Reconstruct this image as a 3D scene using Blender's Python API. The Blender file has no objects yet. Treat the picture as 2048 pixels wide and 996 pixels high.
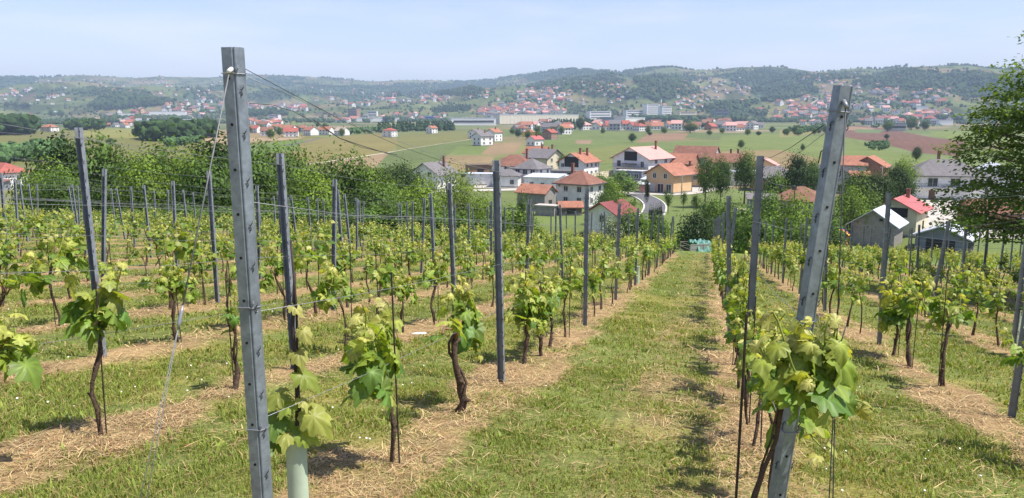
import bpy, math, random
import numpy as np
from mathutils import Vector, Matrix
random.seed(11)
RNG = np.random.default_rng(11)
S = bpy.context.scene
COL = S.collection

# ------------------------------------------------------------------ camera
F = 1577.0                       # focal length in pixels of the 2048 px wide frame
PITCH = math.radians(9.71)
cd_ = bpy.data.cameras.new('camera')
cam = bpy.data.objects.new('camera', cd_)
COL.objects.link(cam)
cam.rotation_euler = (math.pi / 2 - PITCH, 0, 0)
cd_.sensor_width = 36
cd_.lens = 36 * F / 2048
cd_.clip_start, cd_.clip_end = 0.05, 60000
S.camera = cam

# ------------------------------------------------------------------ light
SUN_EL, SUN_DIR = math.radians(61), Vector((0.95, -0.31, 0)).normalized()
to_sun = Vector((SUN_DIR.x * math.cos(SUN_EL), SUN_DIR.y * math.cos(SUN_EL), math.sin(SUN_EL)))
sl = bpy.data.lights.new('sun', 'SUN')
sl.energy, sl.angle, sl.color = 4.9, math.radians(0.53), (1.0, 0.94, 0.84)
so = bpy.data.objects.new('sun', sl)
COL.objects.link(so)
so.rotation_euler = to_sun.to_track_quat('Z', 'Y').to_euler()
W = bpy.data.worlds.new('World')
S.world = W
W.use_nodes = True
nt = W.node_tree
nt.nodes.clear()
sky = nt.nodes.new('ShaderNodeTexSky')
sky.sky_type = 'NISHITA'
sky.sun_disc = False
sky.sun_elevation = SUN_EL
sky.sun_rotation = math.atan2(SUN_DIR.x, SUN_DIR.y)
sky.air_density, sky.dust_density, sky.ozone_density = 1.0, 0.5, 1.8
bg = nt.nodes.new('ShaderNodeBackground')
bg.inputs['Strength'].default_value = 0.112
wo = nt.nodes.new('ShaderNodeOutputWorld')
# thin high cirrus, a real feature of the sky
tc = nt.nodes.new('ShaderNodeTexCoord')
mp = nt.nodes.new('ShaderNodeMapping')
mp.inputs['Scale'].default_value = (3.0, 3.0, 16.0)
mp.inputs['Rotation'].default_value = (0.0, 0.18, 0.0)
nz = nt.nodes.new('ShaderNodeTexNoise')
nz.inputs['Scale'].default_value = 1.3
nz.inputs['Detail'].default_value = 5
nz.inputs['Roughness'].default_value = 0.55
rp = nt.nodes.new('ShaderNodeValToRGB')
rp.color_ramp.elements[0].position, rp.color_ramp.elements[1].position = 0.46, 0.78
rp.color_ramp.elements[1].color = (0.32, 0.32, 0.32, 1)
mxs = nt.nodes.new('ShaderNodeMix')
mxs.data_type = 'RGBA'
mxs.inputs[7].default_value = (7.6, 7.5, 8.0, 1)
nt.links.new(tc.outputs['Generated'], mp.inputs['Vector'])
nt.links.new(mp.outputs['Vector'], nz.inputs['Vector'])
nt.links.new(nz.outputs['Fac'], rp.inputs['Fac'])
nt.links.new(rp.outputs['Color'], mxs.inputs[0])
nt.links.new(sky.outputs['Color'], mxs.inputs[6])
tn = nt.nodes.new('ShaderNodeMix')
tn.data_type = 'RGBA'
tn.blend_type = 'MULTIPLY'
tn.inputs[0].default_value = 1.0
tn.inputs[7].default_value = (1.10, 0.97, 1.06, 1)
nt.links.new(mxs.outputs[2], tn.inputs[6])
nt.links.new(tn.outputs[2], bg.inputs['Color'])
nt.links.new(bg.outputs['Background'], wo.inputs['Surface'])
S.view_settings.view_transform = 'Standard'
S.view_settings.look = 'None'
S.view_settings.exposure = 0.68
S.view_settings.gamma = 1.0
S.cycles.use_denoising = True
S.cycles.max_bounces = 6
S.cycles.diffuse_bounces = 3
S.cycles.glossy_bounces = 2
S.cycles.transmission_bounces = 4
S.cycles.volume_bounces = 0
S.cycles.use_fast_gi = False

# ------------------------------------------------------------------ noise, rays, terrain height
def vn(x, y, seed=0):
    x, y = np.asarray(x, float), np.asarray(y, float)
    xi, yi = np.floor(x).astype(np.int64), np.floor(y).astype(np.int64)
    fx, fy = x - xi, y - yi
    fx, fy = fx * fx * (3 - 2 * fx), fy * fy * (3 - 2 * fy)
    def h(a, b):
        n = (a * 374761393 + b * 668265263 + seed * 974634777) & 0xFFFFFFFF
        n = ((n ^ (n >> 13)) * 1274126177) & 0xFFFFFFFF
        n = (n ^ (n >> 16)) & 0xFFFF
        return n / 65535.0
    return (h(xi, yi) * (1 - fx) + h(xi + 1, yi) * fx) * (1 - fy) + (h(xi, yi + 1) * (1 - fx) + h(xi + 1, yi + 1) * fx) * fy

def fbm(x, y, seed=0, o=4):
    t, a, n = 0, 0.5, 0
    for k in range(o):
        t = t + a * vn(x * 2 ** k, y * 2 ** k, seed + k * 17)
        n += a
        a *= 0.5
    return t / n

def ss(a, b, x):
    t = np.clip((np.asarray(x, float) - a) / (b - a), 0, 1)
    return t * t * (3 - 2 * t)

SKX = [-900, 0, 60, 130, 190, 260, 300, 340, 440, 520, 600, 650, 700, 760, 820, 870, 930, 970, 1010, 1060, 1100, 1130, 1180, 1230, 1290,
       1330, 1370, 1400, 1460, 1520, 1560, 1610, 1650, 1690, 1730, 1780, 1850, 1900, 1960, 2048, 3000]
SKY_ = [152, 151, 154, 153, 148, 152, 154, 151, 153, 147, 149, 153, 158, 161, 158, 158, 162, 159, 154, 147, 140, 137, 139, 144, 136,
        134, 139, 138, 134, 131, 135, 142, 139, 134, 138, 132, 129, 131, 137, 143, 150]

def proj(x, y, z):
    """pixel of a world point"""
    c, s = math.cos(PITCH), math.sin(PITCH)
    d = np.maximum(y * c - z * s, 1e-3)
    v = y * s + z * c
    return 1024 + F * x / d, 498 - F * v / d

def H(x, y):
    x, y = np.asarray(x, float), np.asarray(y, float)
    yc = np.clip(y, -25, 140)
    xc = np.clip(x, -70, 70)
    plane = -1.65 - 0.14 * yc - 0.05 * xc + 0.0003 * np.clip(yc - 12, 0, 42) ** 2
    val = -21.0 + 4.0 * (fbm(x / 260 + 3.1, y / 260, 5, 3) - 0.5) * ss(170, 380, y) + 5.0 * (fbm(x / 600 + 7, y / 600, 9, 3) - 0.5) * ss(500, 1200, y)
    t = ss(50, 128, y)
    z = plane * (1 - t) + val * t
    r = np.hypot(x, y)
    u = np.clip(x / np.maximum(y, 1.0), -3, 3)
    px = 1024 + F * u * 0.985
    E = (228 - 3.5 - np.interp(px, SKX, SKY_)) / F * np.clip(y / np.maximum(r, 1), 0.3, 1)
    D = 6300 - 1700 * ss(900, 1400, px)
    q = np.clip((r - 1900) / (D - 1900), 0, 1)
    rise = (E * D + 21) * (0.30 * ss(0, 0.55, q) * q + 0.70 * q ** 2.2 + 0.0)
    rg = fbm(x / 900 + 2, y / 1500 + 5, 21, 4) - 0.5
    rg2 = np.abs(fbm(x / 520 + 9, y / 800 + 1, 33, 4) - 0.5) * 2
    rise = rise + np.sin(np.pi * np.clip(q, 0, 1)) * (170 * rg + 170 * (0.33 - rg2)) * ss(0.03, 0.3, q)
    rise = rise + (fbm(x / 150, y / 150, 44, 3) - 0.5) * 20 * ss(0.25, 0.6, q)
    rise = np.where(q >= 1, (E * D + 21) * np.clip(1 - (r - D) / 4500, 0.4, 1) + (fbm(x / 150, y / 150, 44, 3) - 0.5) * 20, rise)
    rise = np.minimum(rise, (E * 0.985 + 0.0) * r + 21)
    rise = np.where((q > 0) & (y > 0), np.maximum(rise, -6), 0)
    return z + rise

def Hs(x, y):
    return float(H(np.array([x]), np.array([y]))[0])

def ray(px, py):
    u, v = (px - 1024) / F, (498 - py) / F
    c, s = math.cos(PITCH), math.sin(PITCH)
    d = np.array([u, c + v * s, -s + v * c])
    return d / d[1]

_YS = np.geomspace(2.0, 9000, 3500)
def hit(px, py):
    """where the sight line through a pixel meets the ground"""
    d = ray(px, py)
    zz = H(d[0] * _YS, _YS)
    k = np.nonzero(d[2] * _YS < zz)[0]
    Y = _YS[k[0]] if len(k) else 6000.0
    return Vector((d[0] * Y, Y, Hs(d[0] * Y, Y)))

def at(px, py, Y):
    d = ray(px, py)
    return Vector((d[0] * Y, Y, d[2] * Y))

def xat(px, Y):
    """ground point at distance Y in the direction of image column px"""
    x = (px - 1024) / F * Y * 1.0
    for _ in range(3):
        z = Hs(x, Y)
        x = (px - 1024) / F * (Y * math.cos(PITCH) - z * math.sin(PITCH))
    return Vector((x, Y, Hs(x, Y)))

# ------------------------------------------------------------------ materials
MATS = {}
def mat(name, col, rough=0.7, metal=0.0, var=0.25, scale=3.0, bump=0.0, spec=0.3, bands=None, attr=False, transl=0.0, var2=None, tint=None):
    if name in MATS:
        return MATS[name]
    m = bpy.data.materials.new(name)
    m.use_nodes = True
    n, l = m.node_tree.nodes, m.node_tree.links
    b = n['Principled BSDF']
    b.inputs['Roughness'].default_value = rough
    b.inputs['Metallic'].default_value = metal
    b.inputs['Specular IOR Level'].default_value = spec
    tcn = n.new('ShaderNodeTexCoord')
    nz = n.new('ShaderNodeTexNoise')
    nz.inputs['Scale'].default_value = scale
    nz.inputs['Detail'].default_value = 6
    nz.inputs['Roughness'].default_value = 0.65
    l.new(tcn.outputs['Object'], nz.inputs['Vector'])
    mr = n.new('ShaderNodeMapRange')
    mr.inputs[1].default_value, mr.inputs[2].default_value = 0.3, 0.7
    mr.inputs[3].default_value, mr.inputs[4].default_value = 1 - var, 1 + var
    l.new(nz.outputs['Fac'], mr.inputs[0])
    fac = mr.outputs[0]
    if var2:                                        # a second, larger scale
        nz2 = n.new('ShaderNodeTexNoise')
        nz2.inputs['Scale'].default_value = var2[0]
        nz2.inputs['Detail'].default_value = 4
        l.new(tcn.outputs['Object'], nz2.inputs['Vector'])
        mr2 = n.new('ShaderNodeMapRange')
        mr2.inputs[1].default_value, mr2.inputs[2].default_value = 0.3, 0.7
        mr2.inputs[3].default_value, mr2.inputs[4].default_value = 1 - var2[1], 1 + var2[1]
        l.new(nz2.outputs['Fac'], mr2.inputs[0])
        mm = n.new('ShaderNodeMath')
        mm.operation = 'MULTIPLY'
        l.new(fac, mm.inputs[0])
        l.new(mr2.outputs[0], mm.inputs[1])
        fac = mm.outputs[0]
    if bands:                                       # (axis, scale, depth): tile courses, boards, corrugation
        wv = n.new('ShaderNodeTexWave')
        wv.wave_type = 'BANDS'
        wv.bands_direction = bands[0]
        wv.inputs['Scale'].default_value = bands[1]
        wv.inputs['Distortion'].default_value = 0.6
        wv.inputs['Detail'].default_value = 2
        l.new(tcn.outputs['Object'], wv.inputs['Vector'])
        mr3 = n.new('ShaderNodeMapRange')
        mr3.inputs[3].default_value, mr3.inputs[4].default_value = 1 - bands[2], 1 + bands[2] * 0.5
        l.new(wv.outputs['Fac'], mr3.inputs[0])
        mm = n.new('ShaderNodeMath')
        mm.operation = 'MULTIPLY'
        l.new(fac, mm.inputs[0])
        l.new(mr3.outputs[0], mm.inputs[1])
        fac = mm.outputs[0]
    vm = n.new('ShaderNodeVectorMath')
    vm.operation = 'SCALE'
    if attr:
        a = n.new('ShaderNodeAttribute')
        a.attribute_name = 'Col'
        src = a.outputs['Color']
        if tint:
            oi = n.new('ShaderNodeObjectInfo')
            mx = n.new('ShaderNodeMix')
            mx.data_type = 'RGBA'
            mx.blend_type = 'MULTIPLY'
            mx.inputs[0].default_value = 1.0
            rpn = n.new('ShaderNodeValToRGB')
            rpn.color_ramp.elements[0].color = (*tint[0], 1)
            rpn.color_ramp.elements[1].color = (*tint[1], 1)
            l.new(oi.outputs['Random'], rpn.inputs['Fac'])
            l.new(src, mx.inputs[6])
            l.new(rpn.outputs['Color'], mx.inputs[7])
            src = mx.outputs[2]
        l.new(src, vm.inputs[0])
    else:
        vm.inputs[0].default_value = col
    l.new(fac, vm.inputs['Scale'])
    l.new(vm.outputs[0], b.inputs['Base Color'])
    if bump:
        bp = n.new('ShaderNodeBump')
        bp.inputs['Strength'].default_value = bump
        bp.inputs['Distance'].default_value = 0.02
        l.new(nz.outputs['Fac'], bp.inputs['Height'])
        l.new(bp.outputs[0], b.inputs['Normal'])
    if transl:
        tr = n.new('ShaderNodeBsdfTranslucent')
        vm2 = n.new('ShaderNodeVectorMath')
        vm2.operation = 'MULTIPLY'
        vm2.inputs[1].default_value = (1.45, 1.35, 0.45)
        l.new(vm.outputs[0], vm2.inputs[0])
        l.new(vm2.outputs[0], tr.inputs['Color'])
        ms = n.new('ShaderNodeMixShader')
        ms.inputs[0].default_value = transl
        l.new(b.outputs[0], ms.inputs[1])
        l.new(tr.outputs[0], ms.inputs[2])
        l.new(ms.outputs[0], n['Material Output'].inputs['Surface'])
    MATS[name] = m
    return m

M = dict(
    ground=mat('ground_cover', (1, 1, 1), 0.95, var=0.35, scale=9, bump=0.9, spec=0.1, attr=True, var2=(55, 0.42)),
    hills=mat('hill_cover', (1, 1, 1), 0.95, var=0.22, scale=0.03, spec=0.0, attr=True, var2=(0.006, 0.15)),
    grass=mat('grass_blade', (1, 1, 1), 0.6, var=0.1, scale=2, spec=0.25, attr=True, transl=0.3),
    straw=mat('straw_stalk', (1, 1, 1), 0.8, var=0.15, scale=5, spec=0.2, attr=True),
    vleaf=mat('vine_leaf', (1, 1, 1), 0.45, var=0.16, scale=14, spec=0.35, attr=True, transl=0.42),
    tleaf=mat('tree_leaf', (1, 1, 1), 0.6, var=0.2, scale=0.9, spec=0.2, attr=True, transl=0.3, tint=((0.86, 0.9, 0.9), (1.14, 1.1, 1.0))),
    bleaf=mat('big_tree_leaf', (1, 1, 1), 0.55, var=0.2, scale=0.9, spec=0.25, attr=True, transl=0.46),
    wood=mat('far_wood_leaf', (1, 1, 1), 0.8, var=0.2, scale=0.1, spec=0.05, attr=True),
    bark=mat('vine_bark', (0.10, 0.068, 0.05), 0.9, var=0.45, scale=38, bump=1.0, spec=0.15),
    tbark=mat('tree_bark', (0.11, 0.085, 0.06), 0.9, var=0.35, scale=6, bump=0.8, spec=0.1),
    cane=mat('young_cane', (0.22, 0.13, 0.075), 0.7, var=0.3, scale=24, spec=0.2),
    shoot=mat('green_shoot', (0.22, 0.26, 0.06), 0.6, var=0.2, scale=24, spec=0.2),
    zinc=mat('galvanised_steel', (0.225, 0.26, 0.30), 0.42, 0.4, var=0.26, scale=26, spec=0.4, bump=0.05, var2=(5.0, 0.2)),
    zincin=mat('weathered_steel', (0.26, 0.285, 0.33), 0.45, 0.35, var=0.25, scale=9, spec=0.35, var2=(2.0, 0.15)),
    hole=mat('punched_hole', (0.012, 0.012, 0.014), 0.8, var=0.1),
    cable=mat('guy_cable', (0.17, 0.175, 0.18), 0.6, 0.2, var=0.3, scale=30),
    wire=mat('steel_wire', (0.27, 0.28, 0.30), 0.45, 0.4, var=0.15, scale=8),
    wiredark=mat('dark_wire', (0.06, 0.06, 0.065), 0.5, 0.2, var=0.2, scale=8),
    rod=mat('rusty_rod', (0.055, 0.04, 0.034), 0.8, 0.2, var=0.4, scale=20),
    tube=mat('grow_tube', (0.50, 0.60, 0.46), 0.55, var=0.10, scale=9, spec=0.3, var2=(2.5, 0.1), transl=0.15),
    nylon=mat('blue_plastic', (0.03, 0.04, 0.09), 0.4, var=0.2, scale=10),
    white=mat('white_render', (0.72, 0.71, 0.69), 0.85, var=0.16, scale=0.8, spec=0.1, var2=(3.0, 0.06)),
    whitepaint=mat('white_paint', (0.78, 0.78, 0.77), 0.6, var=0.06, scale=2),
    creamw=mat('pale_cream_wall', (0.74, 0.69, 0.54), 0.85, var=0.1, scale=0.2, spec=0.1),
    cream=mat('cream_render', (0.62, 0.56, 0.42), 0.85, var=0.12, scale=0.8, spec=0.1),
    peach=mat('peach_render', (0.62, 0.42, 0.24), 0.85, var=0.10, scale=0.8, spec=0.1),
    pink=mat('pink_render', (0.48, 0.24, 0.22), 0.85, var=0.12, scale=1.5, spec=0.1),
    greyr=mat('grey_render', (0.42, 0.42, 0.43), 0.9, var=0.13, scale=0.8, spec=0.1),
    block=mat('bare_block', (0.27, 0.255, 0.24), 0.95, var=0.18, scale=1.2, spec=0.05, bands=('Z', 1.6, 0.12)),
    brick=mat('clay_block', (0.34, 0.20, 0.14), 0.95, var=0.2, scale=1.5, spec=0.05, bands=('Z', 1.6, 0.14)),
    slate=mat('slate_blue_render', (0.20, 0.22, 0.26), 0.9, var=0.12, scale=0.8, spec=0.1),
    timber=mat('weathered_boards', (0.14, 0.105, 0.08), 0.9, var=0.3, scale=2.5, bands=('X', 2.2, 0.3)),
    rorange=mat('orange_tile', (0.34, 0.155, 0.105), 0.85, var=0.24, scale=0.7, spec=0.15, bands=('Z', 1.6, 0.25), var2=(4, 0.2)),
    rred=mat('red_tile', (0.33, 0.105, 0.085), 0.85, var=0.18, scale=0.7, spec=0.15, bands=('Z', 1.6, 0.22), var2=(4, 0.12)),
    rmaroon=mat('maroon_tile', (0.21, 0.07, 0.07), 0.85, var=0.18, scale=0.7, spec=0.15, bands=('Z', 1.6, 0.2)),
    rbrown=mat('brown_tile', (0.23, 0.115, 0.085), 0.85, var=0.25, scale=0.7, spec=0.15, bands=('Z', 1.6, 0.25), var2=(4, 0.22)),
    rpink=mat('pink_tile', (0.52, 0.30, 0.27), 0.85, var=0.12, scale=0.6, spec=0.15, bands=('Z', 1.6, 0.14)),
    rgrey=mat('grey_tile', (0.17, 0.16, 0.165), 0.85, var=0.18, scale=0.8, spec=0.2, bands=('Z', 1.6, 0.22), var2=(5, 0.15)),
    rredm=mat('red_sheet_metal', (0.42, 0.115, 0.105), 0.5, var=0.1, scale=0.8, spec=0.35, bands=('X', 1.6, 0.12)),
    rwhite=mat('pale_sheet_metal', (0.52, 0.55, 0.60), 0.5, var=0.08, scale=0.8, spec=0.35, bands=('X', 1.6, 0.08)),
    rtan=mat('tan_fibre_sheet', (0.42, 0.34, 0.28), 0.85, var=0.15, scale=0.8, bands=('X', 1.6, 0.1)),
    glass=mat('window_glass', (0.035, 0.04, 0.05), 0.12, var=0.2, scale=0.7, spec=0.6),
    frame=mat('window_frame', (0.6, 0.6, 0.58), 0.6, var=0.06),
    dark=mat('dark_opening', (0.03, 0.03, 0.03), 0.9, var=0.2),
    rail=mat('balcony_rail', (0.10, 0.11, 0.13), 0.6, var=0.1),
    door=mat('brown_door', (0.12, 0.07, 0.05), 0.7, var=0.2),
    asphalt=mat('asphalt', (0.12, 0.12, 0.13), 0.9, var=0.18, scale=0.8, spec=0.15),
    concrete=mat('pale_concrete', (0.44, 0.41, 0.37), 0.95, var=0.15, scale=0.5, spec=0.1),
    kerb=mat('kerb_stone', (0.52, 0.50, 0.46), 0.9, var=0.1, scale=1),
    track=mat('gravel_track', (0.42, 0.38, 0.28), 0.95, var=0.2, scale=0.4, spec=0.05),
    polew=mat('pole_wood', (0.24, 0.21, 0.18), 0.9, var=0.2, scale=3),
    net=mat('turquoise_net', (0.17, 0.36, 0.31), 0.6, var=0.4, scale=3, bands=('X', 1.2, 0.3), transl=0.25),
    cage=mat('cage_mesh', (0.30, 0.30, 0.28), 0.7, var=0.15, scale=8),
    petal=mat('daisy_petal', (0.75, 0.75, 0.70), 0.7, var=0.05),
    yellow=mat('yellow_fabric', (0.70, 0.50, 0.04), 0.7, var=0.08),
    redf=mat('red_fabric', (0.62, 0.10, 0.12), 0.7, var=0.08),
    bluef=mat('blue_fabric', (0.04, 0.08, 0.40), 0.7, var=0.08),
    carw=mat('white_car_paint', (0.7, 0.7, 0.7), 0.3, var=0.02, spec=0.5),
    tyre=mat('tyre_rubber', (0.02, 0.02, 0.02), 0.8, var=0.1),
)

# ------------------------------------------------------------------ mesh helpers
def link(o, parent=None):
    COL.objects.link(o)
    if parent is not None:
        o.parent = parent
    return o

def tag(o, label=None, cat=None, group=None, kind=None):
    if label: o['label'] = label
    if cat: o['category'] = cat
    if group: o['group'] = group
    if kind: o['kind'] = kind
    return o

def empty(name, loc=(0, 0, 0), rz=0.0):
    o = bpy.data.objects.new(name, None)
    o.empty_display_size = 0.2
    o.location = loc
    o.rotation_euler = (0, 0, rz)
    return link(o)

def arr_mesh(name, v, f, col=None, mats=(), smooth=False, mi=None, nrm=None):
    me = bpy.data.meshes.new(name)
    me.from_pydata(np.asarray(v, np.float32), [], f)
    for m in mats:
        me.materials.append(m)
    if col is not None:
        ca = me.color_attributes.new('Col', 'FLOAT_COLOR', 'POINT')
        c4 = np.ones((len(v), 4), np.float32)
        c4[:, :3] = col
        ca.data.foreach_set('color', c4.ravel())
    if mi is not None:
        me.polygons.foreach_set('material_index', np.asarray(mi, np.int32))
    if smooth:
        me.polygons.foreach_set('use_smooth', np.ones(len(me.polygons), bool))
    me.update()
    if nrm is not None:                             # leaf normals follow the clump they grow on
        me.polygons.foreach_set('use_smooth', np.ones(len(me.polygons), bool))
        me.normals_split_custom_set_from_vertices(np.asarray(nrm, np.float32))
    return me

def mobj(name, me, parent=None, loc=None):
    o = bpy.data.objects.new(name, me)
    if loc is not None: o.location = loc
    return link(o, parent)

class MB:
    """collects faces and builds ONE mesh"""
    def __init__(s):
        s.v, s.f, s.m = [], [], []
    def add(s, vs, fs, mi=0):
        b = len(s.v)
        s.v += [tuple(p) for p in vs]
        s.f += [tuple(i + b for i in q) for q in fs]
        s.m += [mi] * len(fs)
    def box(s, c, d, rz=0.0, mi=0, mtx=None):
        vs = []
        cz, sz = math.cos(rz), math.sin(rz)
        for k in range(8):
            x, y, z = ((k & 1) - .5) * d[0], ((k >> 1 & 1) - .5) * d[1], ((k >> 2) - .5) * d[2]
            vs.append((c[0] + x * cz - y * sz, c[1] + x * sz + y * cz, c[2] + z))
        if mtx: vs = [mtx @ Vector(p) for p in vs]
        s.add(vs, [(0, 2, 3, 1), (4, 5, 7, 6), (0, 1, 5, 4), (2, 6, 7, 3), (0, 4, 6, 2), (1, 3, 7, 5)], mi)
    def tube(s, pts, rad, n=8, mi=0, cap=True):
        pts = [Vector(p) for p in pts]
        if not hasattr(rad, '__len__'): rad = [rad] * len(pts)
        vs, fs = [], []
        ref = None
        for i, p in enumerate(pts):
            t = (pts[min(i + 1, len(pts) - 1)] - pts[max(i - 1, 0)])
            t = t.normalized() if t.length > 1e-9 else Vector((0, 0, 1))
            a = ref if ref is not None else (Vector((1, 0, 0)) if abs(t.x) < 0.9 else Vector((0, 1, 0)))
            a = (a - t * a.dot(t)).normalized()
            ref = a
            b = t.cross(a)
            for k in range(n):
                w = 2 * math.pi * k / n
                vs.append(p + (a * math.cos(w) + b * math.sin(w)) * rad[i])
        for i in range(len(pts) - 1):
            for k in range(n):
                k2 = (k + 1) % n
                fs.append((i * n + k, i * n + k2, (i + 1) * n + k2, (i + 1) * n + k))
        if cap:
            fs.append(tuple(reversed(range(n))))
            fs.append(tuple((len(pts) - 1) * n + k for k in range(n)))
        s.add(vs, fs, mi)
    def extrude(s, prof, z0, z1, mi=0, off0=(0, 0), off1=(0, 0), cap=True):
        n = len(prof)
        vs = [(p[0] + off0[0], p[1] + off0[1], z0) for p in prof] + [(p[0] + off1[0], p[1] + off1[1], z1) for p in prof]
        fs = [(k, (k + 1) % n, n + (k + 1) % n, n + k) for k in range(n)]
        if cap: fs += [tuple(reversed(range(n))), tuple(range(n, 2 * n))]
        s.add(vs, fs, mi)
    def mesh(s, name, mats, smooth=False):
        mats = mats if isinstance(mats, (list, tuple)) else [mats]
        me = bpy.data.meshes.new(name)
        me.from_pydata(s.v, [], s.f)
        for m in mats: me.materials.append(m)
        me.polygons.foreach_set('material_index', s.m)
        if smooth: me.polygons.foreach_set('use_smooth', [True] * len(s.f))
        me.update()
        return me
    def build(s, name, mats, parent=None, smooth=False, loc=None):
        return mobj(name, s.mesh(name, mats, smooth), parent, loc)

def copy_tree(o, parent=None):
    c = o.copy()
    COL.objects.link(c)
    if parent is not None: c.parent = parent
    for ch in list(o.children):
        copy_tree(ch, c)
    return c

def scatter(tv, tf, P, R, s, col):
    """stamp a template (verts, equal-sized faces) at N places"""
    tv, tf = np.asarray(tv, float), np.asarray(tf, np.int64)
    N, k = len(P), len(tv)
    s = np.asarray(s, float)
    if s.ndim == 1: s = s[:, None].repeat(3, 1)
    v = np.einsum('nij,nkj->nki', R, tv[None] * s[:, None, :]) + P[:, None, :]
    f = tf[None] + (np.arange(N) * k)[:, None, None]
    c = np.repeat(np.asarray(col)[:, None, :], k, 1)
    return v.reshape(-1, 3), f.reshape(-1, tf.shape[1]), c.reshape(-1, 3)

def frames(nrm, tip):
    """rotation matrices: z along nrm, y near tip"""
    z = nrm / np.linalg.norm(nrm, axis=1, keepdims=True)
    y = tip - (tip * z).sum(1, keepdims=True) * z
    y /= np.maximum(np.linalg.norm(y, axis=1, keepdims=True), 1e-6)
    x = np.cross(y, z)
    return np.stack([x, y, z], 2)

def rotz(a):
    c, s, o, z = np.cos(a), np.sin(a), np.ones_like(a), np.zeros_like(a)
    return np.stack([np.stack([c, -s, z], 1), np.stack([s, c, z], 1), np.stack([z, z, o], 1)], 1)

def runit(n, rng=RNG):
    d = rng.normal(size=(n, 3))
    return d / np.linalg.norm(d, axis=1, keepdims=True)
# ==MAIN==
# ------------------------------------------------------------------ land cover
ROWDX = 0.25                                     # the rows run x = c + 0.25 y
ROWC_L = [-2.03 - 2.15 * k for k in range(18)]   # rows left of the lane
ROWC_R = [0.445 + 2.27 * k for k in range(9)]    # rows right of the lane
ALLC = np.array(sorted(ROWC_L + ROWC_R))

def inpoly(px, py, poly):
    r = np.zeros(px.shape, bool)
    n = len(poly)
    for i in range(n):
        (x0, y0), (x1, y1) = poly[i], poly[(i + 1) % n]
        c = ((y0 > py) != (y1 > py))
        if y1 != y0:
            r ^= c & (px < (x1 - x0) * (py - y0) / (y1 - y0) + x0)
    return r

FIELDS = [   # outlines of single fields as seen from the vineyard, and what grows there
    ([(-60, 262), (150, 258), (285, 262), (300, 278), (420, 272), (470, 262), (560, 268), (660, 275), (640, 330), (-60, 330)], (.15, .165, .05)),
    ([(150, 256), (275, 258), (285, 276), (150, 274)], (.20, .22, .06)),
    ([(395, 268), (470, 256), (615, 270), (600, 277), (520, 283), (430, 290)], (.24, .205, .10)),
    ([(400, 276), (610, 276), (560, 281), (420, 285)], (.32, .27, .15)),
    ([(500, 290), (640, 276), (700, 282), (560, 305), (480, 312)], (.12, .19, .05)),
    ([(610, 278), (770, 266), (800, 280), (780, 304), (620, 326), (560, 330)], (.185, .18, .06)),
    ([(640, 326), (780, 305), (760, 328), (735, 342), (660, 342)], (.27, .22, .12)),
    ([(780, 304), (945, 279), (945, 288), (895, 310), (880, 340), (740, 345)], (.115, .165, .055)),
    ([(800, 268), (940, 262), (948, 278), (790, 300)], (.15, .17, .055)),
    ([(890, 312), (990, 312), (975, 340), (860, 345)], (.23, .195, .095)),
    ([(985, 286), (1045, 284), (1030, 306), (980, 310), (962, 308)], (.235, .19, .10)),
    ([(912, 292), (985, 286), (962, 308), (905, 310)], (.13, .19, .055)),
    ([(1050, 300), (1100, 262), (1180, 262), (1290, 268), (1270, 285), (1480, 280), (1500, 300), (1420, 330), (1050, 345)], (.125, .180, .055)),
    ([(1080, 312), (1240, 290), (1300, 296), (1250, 325), (1100, 330)], (.15, .185, .055)),
    ([(1295, 267), (1378, 266), (1366, 279), (1273, 285)], (.23, .165, .095)),
    ([(1150, 280), (1185, 280), (1180, 288), (1150, 287)], (.24, .185, .11)),
    ([(1440, 272), (1540, 268), (1700, 275), (1780, 300), (1880, 322), (1700, 345), (1440, 310)], (.14, .195, .055)),
    ([(1440, 302), (1560, 300), (1650, 320), (1620, 345), (1450, 335)], (.22, .19, .085)),
    ([(1560, 260), (1665, 252), (1690, 262), (1560, 275)], (.20, .215, .08)),
    ([(1640, 253), (1700, 248), (1790, 260), (1870, 276), (1925, 282), (1925, 312), (1835, 306), (1760, 286), (1650, 268)], (.145, .092, .062)),
    ([(1690, 252), (1750, 256), (1740, 262), (1690, 260)], (.25, .18, .10)),
    ([(1710, 258), (1770, 260), (1760, 266), (1712, 265)], (.12, .19, .07)),
    ([(1860, 262), (1990, 262), (2048, 285), (1930, 282), (1870, 272)], (.15, .21, .055)),
]
TRACKS = [([(600, 330), (690, 318), (785, 303)], 1.6), ([(785, 303), (870, 290), (948, 277)], 0.9), ([(640, 240), (690, 234)], 2.5),
          ([(500, 292), (585, 281), (640, 276)], 2.2)]

def forest_mask(x, y):
    px, py = proj(x, y, H(x, y))
    r = np.hypot(x, y)
    n = fbm(x / 330 + 4, y / 480 + 8, 71, 4)
    th = np.interp(px, [0, 500, 900, 1050, 1300, 2048], [.57, .57, .56, .53, .50, .50])
    f = n > th + 0.16 * ss(192, 212, py)                        # the lower slopes are more open
    for a in FORESTS:
        f |= inpoly(px, py, a)
    for a in MEADOWS:
        f &= ~inpoly(px, py, a)
    return f & (r > 1900)

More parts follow.
